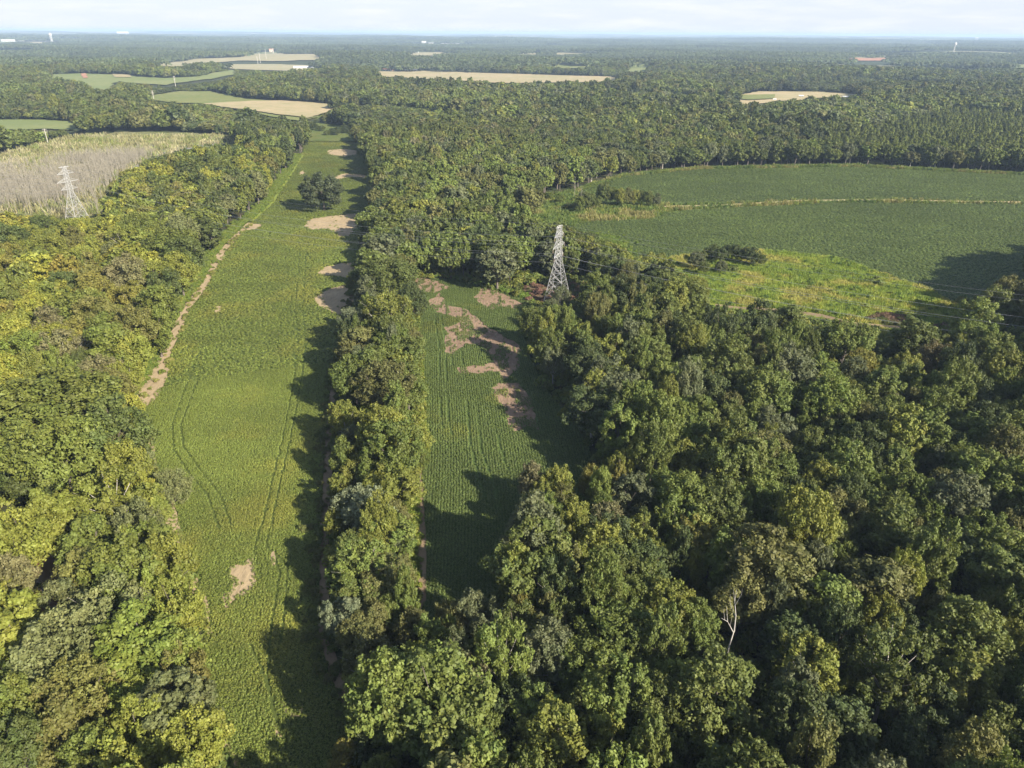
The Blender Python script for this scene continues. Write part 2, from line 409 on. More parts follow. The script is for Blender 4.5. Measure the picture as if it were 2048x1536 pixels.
def sheet(name, poly, m, lift, step=3.0, amp=1.2, grid=25.0, seed=0, raw=False):
    """a level sheet draped over the terrain inside an outline"""
    P = poly if raw else densify(poly, step, amp, seed=seed)
    a = np.array(P)
    x0, y0 = a.min(0); x1, y1 = a.max(0)
    gx, gy = np.meshgrid(np.arange(x0, x1, grid) + grid * .37, np.arange(y0, y1, grid) + grid * .41)
    k = inside(P, gx.ravel(), gy.ravel())
    pts = [Vector(p) for p in P] + [Vector((x, y)) for x, y in zip(gx.ravel()[k], gy.ravel()[k])]
    edges = [(i, (i + 1) % len(P)) for i in range(len(P))]
    vs, es, fs, *_ = mgeo.delaunay_2d_cdt(pts, edges, [], 1, 1e-4)
    keep = []
    va = np.array([(v.x, v.y) for v in vs])
    fa = [f for f in fs if len(f) == 3]
    cen = va[np.array(fa)].mean(1); ok = inside(P, cen[:, 0], cen[:, 1])
    z = terrain(va[:, 0], va[:, 1]) + lift
    o = mesh_obj(name, np.column_stack([va, z]), [f for f, q in zip(fa, ok) if q], m, kind='structure')
    # make every face look up
    return o

def strip_poly(pts, w, seed=0, step=2.0, amp=.5):
    """a band of a given width (m) along a polyline (world)"""
    a = np.array(densify(pts, step, .01, closed=False))
    d = np.gradient(a, axis=0); d /= np.linalg.norm(d, axis=1, keepdims=True) + 1e-9
    nrm = np.stack([-d[:, 1], d[:, 0]], 1)
    wl = w * (.35 + .3 * fbm(a[:, 0] + seed, a[:, 1], 9, 3)); wr = w * (.35 + .3 * fbm(a[:, 0], a[:, 1] + 50 + seed, 9, 3))
    Lf = a + nrm * wl[:, None]; Rt = a - nrm * wr[:, None]
    return [tuple(p) for p in Lf] + [tuple(p) for p in Rt[::-1]]

def far_open(X, Y):
    return np.clip((fbm(X * .6, Y * 1.3, 620, 3) - .57) * 40, 0, 1) * (np.hypot(X, Y) > 2900)
# ground mesh with what is open land and what is woods
gx, gy = gco[:, 0], gco[:, 1]
opn = np.zeros(len(gco), bool)
for P in (wLEFT, wMID, wUP, wLOW, wMEAD, wVERGE, wSWAMP, wCORR, wFAR['hollow'], wFAR['pasture']): opn |= inside(P, gx, gy)
me = fast_mesh('ground', gco, gq, [M_ground], smooth=True)
a = me.attributes.new('open', 'FLOAT', 'POINT'); a.data.foreach_set('value', np.maximum(opn.astype(np.float32), 0).astype(np.float32))
a = me.attributes.new('farfield', 'FLOAT', 'POINT'); a.data.foreach_set('value', far_open(gx, gy).astype(np.float32))
a = me.attributes.new('farness', 'FLOAT', 'POINT'); a.data.foreach_set('value', np.clip((np.hypot(gx, gy) - 2500) / 2500, 0, 1).astype(np.float32))
go = bpy.data.objects.new('ground', me); COL.objects.link(go); go['kind'] = 'structure'

def struct(o, label=None):
    o['kind'] = 'structure'
    return o
sheet('soybean_field', wLEFT, M_crop1, .06, 2.0, 1.0)
sheet('soybean_field', wMID, M_crop3, .06, 2.0, .8)
sheet('soybean_field', wUP, M_crop2, .10, 3.0, 1.5)
sheet('soybean_field', wLOW, M_crop2, .10, 3.0, 1.5)
sheet('grass_verge', wVERGE, M_grass, .05, 3.0, 2.0)
sheet('meadow', wMEAD, M_mead, .13, 2.5, 2.0)
sheet('swamp_floor', wSWAMP, M_swamp, .25, 6.0, 4.0)
sheet('brush_clearing', wCORR, M_brush, .11, 2.5, 2.0)
for i, (k, P) in enumerate(wFAR.items()):
    d = math.hypot(*np.mean(np.array(P), 0))
    sheet(k, P, FARMAT[k], .4 + d * .0009, 6 + d * .003, 5 + d * .004, grid=40 + d * .02, seed=i * 7)
def wpx(pts): return [tuple(p) for p in ground(np.array([q[0] for q in pts], float), np.array([q[1] for q in pts], float))]
sheet('stubble_swath', wpx([(405,211),(500,205),(575,204),(675,213),(660,228),(618,240),(540,230),(470,220)]), M_tan, 3.2, 8, 6, 30)
sheet('bare_soil', wpx([(225,149),(262,152),(262,157),(230,157)]), M_tan, 3.6, 8, 4, 30)
sheet('bare_soil', wpx([(163,150),(172,149),(176,158),(166,159)]), M_redclay, 3.6, 8, 4, 30)
sheet('lawn', wpx([(1482,193),(1550,192),(1548,200),(1500,203),(1484,202)]), M_hill, 3.6, 8, 4, 30)
sheet('swamp_water', wpx([(225,335),(270,310),(400,282),(470,277),(430,290),(330,308),(262,340)]), M_swater, .32, 5, 4, 20)
sheet('swamp_water', wpx([(5,382),(60,370),(90,392),(40,405),(0,400)]), M_swater, .32, 5, 4, 20)

# bare patches in the crops
SOIL = [
 [(655,300),(690,298),(712,300),(716,309),(690,314),(655,309)],
 [(668,354),(690,347),(730,350),(740,357),(700,355),(672,360)],
 [(598,345),(606,341),(612,347),(602,350)],
 [(608,452),(622,438),(660,432),(712,427),(720,445),(700,472),(680,474),(655,459),(625,460)],
 [(632,546),(645,534),(690,526),(716,524),(722,556),(690,556),(650,550)],
 [(626,595),(650,580),(690,569),(712,568),(705,600),(698,628),(668,628),(640,612)],
 [(443,1198),(447,1188),(462,1180),(466,1163),(456,1150),(460,1132),(490,1124),(497,1116),(508,1118),(512,1146),(518,1164),(502,1180),(495,1188),(485,1192),(470,1200),(458,1210),(455,1224),(446,1225)],
 [(543,1105),(549,1100),(553,1115),(550,1134),(544,1130)],
 [(425,628),(432,610),(441,612),(438,625)],
 [(474,460),(500,448),(528,448),(520,457),(485,463)],
 [(243,846),(262,850),(286,857),(285,868),(266,874),(250,868)],
 [(278,806),(298,765),(312,730),(338,738),(330,765),(318,792),(296,812),(264,822)],
 [(560,1400),(568,1410),(585,1432),(600,1415),(606,1408),(598,1440),(583,1442),(566,1425)],
 [(541,1440),(556,1452),(570,1480),(562,1478),(545,1455)],
 [(425,1438),(440,1445),(470,1505),(478,1536),(468,1532),(440,1480)],
 [(404,1262),(418,1255),(430,1266),(415,1275)],
 [(388,570),(408,545),(428,505),(452,512),(432,540),(405,575),(392,605)],
]
RED = [
 [(818,560),(850,556),(890,566),(904,575),(870,585),(840,583),(822,573)],
 [(850,610),(878,585),(895,610),(940,622),(985,660),(1040,690),(1038,740),(1000,760),(985,712),(960,690),(930,688),(905,708),(885,705),(892,655),(915,650),(925,640),(880,625)],
 [(950,595),(965,575),(1010,587),(1045,608),(1035,618),(1000,612),(985,620),(965,615)],
 [(920,735),(960,730),(1000,722),(1000,742),(950,748),(922,745)],
 [(980,775),(1000,765),(1040,765),(1062,800),(1080,860),(1060,850),(1030,862),(1012,850),(1005,815)],
]
YELW = [densify(wpx(P), 1.0, 1.2, seed=77 + i) for i, P in enumerate([[(318,985),(345,980),(356,1040),(372,1105),(402,1180),(385,1195),(355,1130),(326,1080)], [(262,868),(295,858),(306,900),(318,950),(340,985),(315,975),(292,915)], [(395,1190),(415,1190),(425,1260),(410,1262)]])]
SOILW = [densify(wpx(P), .6 if P[0][1] > 700 else 1.2, .8 if P[0][1] > 700 else 1.8, seed=i * 3) for i, P in enumerate(SOIL)]
REDW = [densify(wpx(P), .8, 1.5, seed=40 + i * 5) for i, P in enumerate(RED)]
for i, P in enumerate(SOILW): sheet('bare_soil', P, M_soil, .07 + .004 * i, raw=True, grid=15)
for i, P in enumerate(YELW): sheet('bare_soil', P, M_soil, .15 + .005 * i, raw=True, grid=15)
for i, P in enumerate(REDW): sheet('bare_soil', P, M_red, .08 + .006 * i, raw=True, grid=15)
# dirt tracks
TRK_LF = wpx([(606,310),(578,355),(556,388),(546,405),(505,442)])
TRK_L = wpx([(500,446),(470,475),(440,508),(424,540),(405,575),(372,618),(325,722),(300,765),(262,815),(246,850)])
TRK_S = wpx([(712,560),(700,620),(688,690),(672,740),(664,800),(657,900),(652,1000),(648,1100),(648,1250),(668,1340),(695,1400),(740,1440)])
TRK_M = wpx([(836,930),(838,1000),(841,1060),(842,1130),(840,1200),(826,1225)])
TRK_P = wpx([(1430,612),(1480,618),(1560,622),(1640,632),(1700,648),(1780,655),(1880,660),(1960,668)])
TRK_F = wpx([(1330,414),(1450,411),(1600,402),(1750,400),(1900,403),(2048,405),(2300,412)])
wTR = [(TRK_L, 4.2), (TRK_S, 2.4), (TRK_M, 2.6), (TRK_P, 5.0), (TRK_F, 5.5), (TRK_LF, 2.6)]
for i, (T_, w) in enumerate(wTR):
    sheet('dirt_track', strip_poly(T_, w, seed=i * 13), M_tan if i == 4 else (M_soil if i == 0 else (M_mead if i == 5 else M_dirt)), .17 + .006 * i, raw=True, grid=40)
BRUSH = [[(1640,650),(1700,645),(1760,655),(1740,672),(1660,668)], [(1725,640),(1760,628),(1830,635),(1828,650),(1780,650)], [(1850,655),(1900,650),(1900,665),(1850,668)]]
for i, P in enumerate(BRUSH): sheet('brush_patch', wpx(P), M_brush, .2, 1.5, 1.5, seed=i)

# creek
CREEK = wpx([(60,1020),(80,1060),(90,1095),(96,1130),(102,1165),(108,1195),(98,1240),(70,1300),(30,1350),(-40,1400)])
sheet('creek', strip_poly(CREEK, 7.5), M_water, .12, raw=True, grid=40)

# ------------------------------------------------------------------ tree builders
def rot_rand(n, g):
    """random unit vectors"""
    v = g.normal(size=(n, 3)); return v / np.linalg.norm(v, axis=1, keepdims=True)

def leaves(pos, nrm, size, g, flat=.55):
    """rhombic leaf sprays at pos facing roughly nrm -> verts, quads"""
    n = len(pos)
    nn = nrm + flat * rot_rand(n, g); nn /= np.linalg.norm(nn, axis=1, keepdims=True)
    a = np.cross(nn, rot_rand(n, g)); a /= np.linalg.norm(a, axis=1, keepdims=True) + 1e-9
    b = np.cross(nn, a)
    s = size * (.6 + .8 * g.random(n))[:, None]
    w = s * (.45 + .35 * g.random(n))[:, None]
    co = np.stack([pos - a * s, pos - b * w + nn * s * .12, pos + a * s, pos + b * w + nn * s * .12], 1).reshape(-1, 3)
    q = np.arange(4 * n).reshape(-1, 4)
    return co, q

def lobes_for(form, g):
    """crown lobes of a 20 m tree: centre, radius, outward axis"""
    out = []
    F = {'round': (6.4, 6.5, 13.2, 30, 2.0), 'tall': (4.9, 8.2, 12.0, 30, 1.7), 'spread': (7.6, 4.8, 14.4, 34, 2.0),
         'twin': (6.2, 6.6, 12.8, 30, 1.8), 'cone': (5.6, 8.0, 11.6, 32, 1.6), 'fine': (6.2, 6.2, 13.2, 60, 1.3), 'loose': (6.8, 6.6, 12.6, 26, 1.7), 'oak': (7.6, 7.0, 9.6, 44, 1.9)}[form]
    rx, rz, cz, n, lr = F
    ga = math.pi * (3 - math.sqrt(5))
    bumps = rot_rand(5, g)
    for i in range(n):
        u = 1 - (i + .5) / n * 1.80          # from the top to a bit under the middle
        th = ga * i + g.random() * .9
        rr = math.sqrt(max(0, 1 - u * u))
        d = np.array([rr * math.cos(th), rr * math.sin(th), u])
        k = .72 + .40 * g.random() + .20 * max(0, float((bumps @ d).max()))
        rad = lr * (.75 + .6 * g.random())
        rxx = rx * (1.0 if form != 'cone' else (1.15 - .62 * (u + .6) / 1.6))
        c = np.array([d[0] * (rxx - rad * .6) * k, d[1] * (rxx - rad * .6) * k, cz + d[2] * (rz - rad * .5) * k])
        if form == 'twin': c[0] += 2.3 * (1 if d[0] > 0 else -1) * max(0, u); c[2] += (1.0 if d[0] > 0 else -1.2) * max(0, u)
        out.append((c, rad, d))
    # a few in the middle
    for i in range(n // 5):
        d = rot_rand(1, g)[0]; out.append((np.array([d[0] * rx * .4, d[1] * rx * .4, cz + d[2] * rz * .4]), lr * 1.2, d))
    return out

def crown_mesh(name, form, seed, nleaf, size, mats):
    g = np.random.default_rng(seed)
    lob = lobes_for(form, g)
    tot = sum(r * r for _, r, _ in lob)
    P, Nn, lrv, huv = [], [], [], []
    up = np.array([0, 0, 1.0])
    for c, r, d in lob:
        n = max(3, int(nleaf * r * r / tot))
        # the lobe's own body
        nb_ = n // 4 if nleaf > 1500 else int(n * .8)
        v = rot_rand(nb_, g); v += d * .4 + up * .2; v /= np.linalg.norm(v, axis=1, keepdims=True)
        P.append(c + v * r * ((.6 if nleaf > 1500 else .85) + .3 * g.random(nb_))[:, None]); Nn.append(v)
        l0 = g.random(); h0 = g.random()
        lrv.append(np.clip(l0 * .3 + g.random(nb_) * .45, 0, 1)); huv.append(np.clip(h0 * .6 + g.random(nb_) * .4, 0, 1))
        # tufts that stand out of it, outwards and up
        nt_ = 9 if nleaf > 5000 else (7 if nleaf > 1500 else 4)
        for _ in range(nt_):
            w = rot_rand(1, g)[0] + d * .55 + up * .35; w /= np.linalg.norm(w)
            ax = w * .7 + up * .55; ax /= np.linalg.norm(ax)
            tr_ = r * (.26 + .20 * g.random()); k_ = max(2, int((n - nb_) / nt_ * (.6 + .8 * g.random())))
            v = rot_rand(k_, g); v += ax * .35; v /= np.linalg.norm(v, axis=1, keepdims=True)
            tc_ = c + w * r * (.78 + .25 * g.random())
            q_ = v * tr_ * (.65 + .45 * g.random(k_))[:, None]; q_ = q_ + ax * (q_ @ ax)[:, None] * .75
            P.append(tc_ + q_); Nn.append(v * .8 + ax * .35)
            lrv.append(np.clip(l0 * .25 + g.random() * .3 + g.random(k_) * .45, 0, 1)); huv.append(np.clip(h0 * .5 + g.random() * .2 + g.random(k_) * .3, 0, 1))
    P = np.concatenate(P); Nn = np.concatenate(Nn)
    P[:, 2] = np.maximum(P[:, 2], 1.2)
    co, q = leaves(P, Nn, size, g, .7 if form != 'fine' else .9)
    return fast_mesh(name, co, q, mats, {'lr': np.concatenate(lrv), 'hu': np.concatenate(huv)}), lob

def trunk_geo(lob, g, nl=12, r=.38, sides=6):
    V, F = [], []
    top = Vector((g.normal() * .3, g.normal() * .3, 11.5))
    p = [Vector((0, 0, -.3)), Vector((g.normal() * .15, g.normal() * .15, 4)), Vector((g.normal() * .3, g.normal() * .3, 8)), top]
    rr = [r * 1.25, r * .9, r * .7, r * .45]
    for i in range(3): tube(V, F, p[i], p[i + 1], rr[i], rr[i + 1], sides)
    idx = g.permutation(len(lob))[:nl]
    for i in idx:
        c = Vector(lob[i][0]); z = max(3.5, min(11, c.z * .35 + 2.5))
        s = Vector((0, 0, z)) + Vector((p[1].x, p[1].y, 0)) * .8
        mid = s.lerp(c, .55) + Vector((g.normal() * .4, g.normal() * .4, -.5))
        end = c + Vector(lob[i][2]) * lob[i][1] * .7
        tube(V, F, s, mid, r * .38, r * .24, 5); tube(V, F, mid, end, r * .24, r * .07, 4)
        e2 = end + Vector((g.normal(), g.normal(), g.normal() * .5 + .6)) * .9
        tube(V, F, mid.lerp(end, .4), e2, r * .13, r * .04, 3)
    return np.array([tuple(v) for v in V]), np.array(F)

def join_meshes(name, parts, mats):
    """parts: list of (co, quads, lr, hu, material index)"""
    co = []; q = []; lr = []; hu = []; mi = []; b = 0
    for c, f, a1_, a2_, m_ in parts:
        co.append(c); q.append(f + b); b += len(c)
        lr.append(np.full(len(f), .5) if a1_ is None else a1_); hu.append(np.full(len(f), .5) if a2_ is None else a2_); mi.append(np.full(len(f), m_))
    return fast_mesh(name, np.concatenate(co), np.concatenate(q), mats, {'lr': np.concatenate(lr), 'hu': np.concatenate(hu)}, np.concatenate(mi))

def mesh_arrays(me):
    co = np.zeros(len(me.vertices) * 3, np.float32); me.vertices.foreach_get('co', co)
    li = np.zeros(len(me.loops), np.int32); me.loops.foreach_get('vertex_index', li)
    k = len(me.loops) // len(me.polygons)
    a = {}
    for nm in ('lr', 'hu'):
        v = np.zeros(len(me.polygons), np.float32); me.attributes[nm].data.foreach_get('value', v); a[nm] = v
    return co.reshape(-1, 3), li.reshape(-1, k), a['lr'], a['hu']

VARS = [('round', 11), ('tall', 12), ('spread', 13), ('twin', 14), ('cone', 15), ('fine', 16), ('loose', 17), ('round', 18), ('twin', 19), ('tall', 20), ('fine', 21), ('spread', 22)]
NEAR, TRUNKS, TRUNKS_PALE, SRC_NEAR, SRC_MID, SRC_FAR = [], [], [], [], [], []
for i, (form, seed) in enumerate(VARS):
    nl = 15000 if form != 'loose' else 9000
    cm, lob = crown_mesh('crown', form, seed, nl, .30 if form != 'fine' else .26, [M_leaf])
    NEAR.append(cm)
    tv, tf = trunk_geo(lob, np.random.default_rng(seed + 500), 18 if form == 'loose' else 12)
    TRUNKS.append(fast_mesh('trunk', tv, tf, [M_bark], {'lr': np.full(len(tf), .5), 'hu': np.full(len(tf), .5)}))
    TRUNKS_PALE.append(fast_mesh('trunk', tv, tf, [M_pale], {'lr': np.full(len(tf), .5), 'hu': np.full(len(tf), .5)}))
    c, f, a1_, a2_ = mesh_arrays(cm)
    SRC_NEAR.append(join_meshes('woodland_tree', [(c, f, a1_, a2_, 0), (tv, tf, None, None, 1)], [M_leaf, M_pale if i == 6 else M_bark]))
    mm, _ = crown_mesh('m', form, seed, 3900, .70, [M_leaf])
    c, f, a1_, a2_ = mesh_arrays(mm)
    SRC_MID.append(join_meshes('woodland_tree', [(c, f, a1_, a2_, 0), (tv, tf, None, None, 1)], [M_leaf, M_pale if i == 6 else M_bark]))
    if i < 8:
        fm, _ = crown_mesh('f', form, seed, 620, 1.35, [M_leaf]); SRC_FAR.append(fm)

def pine_mesh(seed, nl, size, h=20.0, rad=3.6):
    g = np.random.default_rng(seed)
    n = nl; t_ = g.random(n) ** .8; z = 4 + (h - 4) * t_
    lay = np.sin(z * 2.3 + seed) * .25 + .85
    r = rad * (1 - t_) ** .75 * lay * (.55 + .45 * g.random(n)) + .15
    th = g.random(n) * 2 * math.pi
    P = np.stack([r * np.cos(th), r * np.sin(th), z + (rad - r) * .1], 1)
    nn = np.stack([np.cos(th) * .7, np.sin(th) * .7, np.full(n, .6)], 1)
    co, q = leaves(P, nn, size, g, .8)
    V, F = [], []; tube(V, F, (0, 0, -.3), (0, 0, h * .9), .28, .06, 5)
    return join_meshes('pine_tree', [(co, q, g.random(n), g.random(n), 0), (np.array([tuple(v) for v in V]), np.array(F), None, None, 1)], [M_leaf, M_bark])
PINES = [pine_mesh(s, 900, .75) for s in (31, 32, 33)]

def shrub_mesh(seed, n, size, r=1.6, h=2.2):
    g = np.random.default_rng(seed)
    P, Nn, lr, hu = [], [], [], []
    for i in range(9):
        c = np.array([g.normal() * r * .45, g.normal() * r * .45, h * (.3 + .4 * g.random())]); rad = r * (.35 + .3 * g.random())
        k = n // 9; v = rot_rand(k, g); v[:, 2] = abs(v[:, 2]) * 1.1 - .2
        P.append(c + v * rad * (.8 + .3 * g.random(k))[:, None]); Nn.append(v); lr.append(np.clip(g.random() * .4 + g.random(k) * .6, 0, 1)); hu.append(g.random(k))
    P = np.concatenate(P); P[:, 2] = np.maximum(P[:, 2], .05)
    co, q = leaves(P, np.concatenate(Nn), size, g, .8)
    return fast_mesh('shrub', co, q, [M_leaf], {'lr': np.concatenate(lr), 'hu': np.concatenate(hu)})
SHRUBS = [shrub_mesh(s, 540, .26) for s in (41, 42, 43)]

def tuft_mesh(seed, n=24, r=.38, h=.60, size=.135, m=None, up=.2):
    g = np.random.default_rng(seed)
    v = rot_rand(n, g); v[:, 2] = abs(v[:, 2])
    P = v * np.array([r, r, h]) * (.6 + .4 * g.random(n))[:, None]; P[:, 2] += .12
    co, q = leaves(P, v + np.array([0, 0, .5]), size, g, .6)
    return fast_mesh('plant', co, q, [m or M_crop], {'lr': g.random(n), 'hu': g.random(n)})
PLANTS = [tuft_mesh(s) for s in (51, 52, 53, 54)]
def blade_mesh(seed, n=14, h=.9, r=.5):
    g = np.random.default_rng(seed); co = []; 
    for i in range(n):
        a_ = g.random() * 6.28; b_ = Vector((g.normal() * r * .5, g.normal() * r * .5, 0)); w = Vector((math.cos(a_), math.sin(a_), 0)) * .07
        tip = b_ + Vector((g.normal() * .3, g.normal() * .3, h * (.6 + .5 * g.random())))
        co += [b_ - w, b_ + w, tip + w * .4, tip - w * .4]
    co = np.array([tuple(c) for c in co]); q = np.arange(4 * n).reshape(-1, 4)
    return fast_mesh('grass_tuft', co, q, [M_crop], {'lr': g.random(n), 'hu': g.random(n)})
BLADES = [blade_mesh(s) for s in (61, 62, 63)]

# ------------------------------------------------------------------ scattering with geometry nodes
def make_sources(name, meshes):
    c = bpy.data.collections.new(name)
    for i, me in enumerate(meshes):
        o = bpy.data.objects.new(f'{name}_{i:02d}', me); c.objects.link(o)
    return c
def scatter(name, coll, pts, idx, rotz, scl, tint, label, cat, tilt=None):
    n = len(pts)
    me = bpy.data.meshes.new(name); me.vertices.add(n); me.vertices.foreach_set('co', np.ascontiguousarray(pts, np.float32).ravel())
    a = me.attributes.new('idx', 'INT', 'POINT'); a.data.foreach_set('value', idx.astype(np.int32))
    rv = np.zeros((n, 3), np.float32); rv[:, 2] = rotz
    if tilt is not None: rv[:, 0] = tilt[:, 0]; rv[:, 1] = tilt[:, 1]
    a = me.attributes.new('rv', 'FLOAT_VECTOR', 'POINT'); a.data.foreach_set('vector', rv.ravel())
    a = me.attributes.new('sv', 'FLOAT_VECTOR', 'POINT'); a.data.foreach_set('vector', np.ascontiguousarray(scl, np.float32).ravel())
    a = me.attributes.new('tint', 'FLOAT_COLOR', 'POINT'); a.data.foreach_set('color', np.ascontiguousarray(np.column_stack([tint, np.ones(n)]), np.float32).ravel())
    a = me.attributes.new('tw', 'FLOAT', 'POINT'); a.data.foreach_set('value', np.ones(n, np.float32))
    me.update()
    o = bpy.data.objects.new(name, me); COL.objects.link(o)
    t = bpy.data.node_groups.new(name, 'GeometryNodeTree')
    t.interface.new_socket('Geometry', in_out='INPUT', socket_type='NodeSocketGeometry')
    t.interface.new_socket('Geometry', in_out='OUTPUT', socket_type='NodeSocketGeometry')
    gi = t.nodes.new('NodeGroupInput'); go_ = t.nodes.new('NodeGroupOutput')
    ci = t.nodes.new('GeometryNodeCollectionInfo'); ci.inputs['Collection'].default_value = coll
    ci.inputs['Separate Children'].default_value = True; ci.inputs['Reset Children'].default_value = True
    ip = t.nodes.new('GeometryNodeInstanceOnPoints'); ip.inputs['Pick Instance'].default_value = True
    def na(nm, dt):
        x = t.nodes.new('GeometryNodeInputNamedAttribute'); x.data_type = dt; x.inputs['Name'].default_value = nm; return x.outputs['Attribute']
    t.links.new(gi.outputs[0], ip.inputs['Points']); t.links.new(ci.outputs[0], ip.inputs['Instance'])
    t.links.new(na('idx', 'INT'), ip.inputs['Instance Index'])
    e = t.nodes.new('FunctionNodeEulerToRotation'); t.links.new(na('rv', 'FLOAT_VECTOR'), e.inputs[0]); t.links.new(e.outputs[0], ip.inputs['Rotation'])
    t.links.new(na('sv', 'FLOAT_VECTOR'), ip.inputs['Scale']); t.links.new(ip.outputs[0], go_.inputs[0])
    md = o.modifiers.new('scatter', 'NODES'); md.node_group = t
    o['kind'] = 'stuff'; tag(o, label, cat)
    return o
C_near = make_sources('woodland_near', SRC_NEAR)
C_mid = make_sources('woodland_mid', SRC_MID)
C_far = make_sources('woodland_far', SRC_FAR)
C_pine = make_sources('pine', PINES)
C_shrub = make_sources('shrub_source', SHRUBS)
C_plant = make_sources('plant_source', PLANTS)
C_blade = make_sources('blade_source', BLADES)

TINT = {'g': (.090, .112, .026), 'b': (.108, .140, .030), 'y': (.142, .158, .030), 'd': (.058, .078, .024), 'o': (.108, .112, .034),
        'e': (.096, .110, .050), 't': (.142, .136, .062), 'w': (.152, .146, .032), 'p': (.130, .152, .082), 'n': (.112, .098, .038), 'r': (.13, .06, .04)}
CNAME = {'g': 'mid green', 'b': 'bright green', 'y': 'yellow-green', 'd': 'dark green', 'o': 'olive', 'e': 'grey-green', 't': 'tan',
         'w': 'golden', 'p': 'pale silvery green', 'n': 'brownish', 'r': 'reddish brown'}

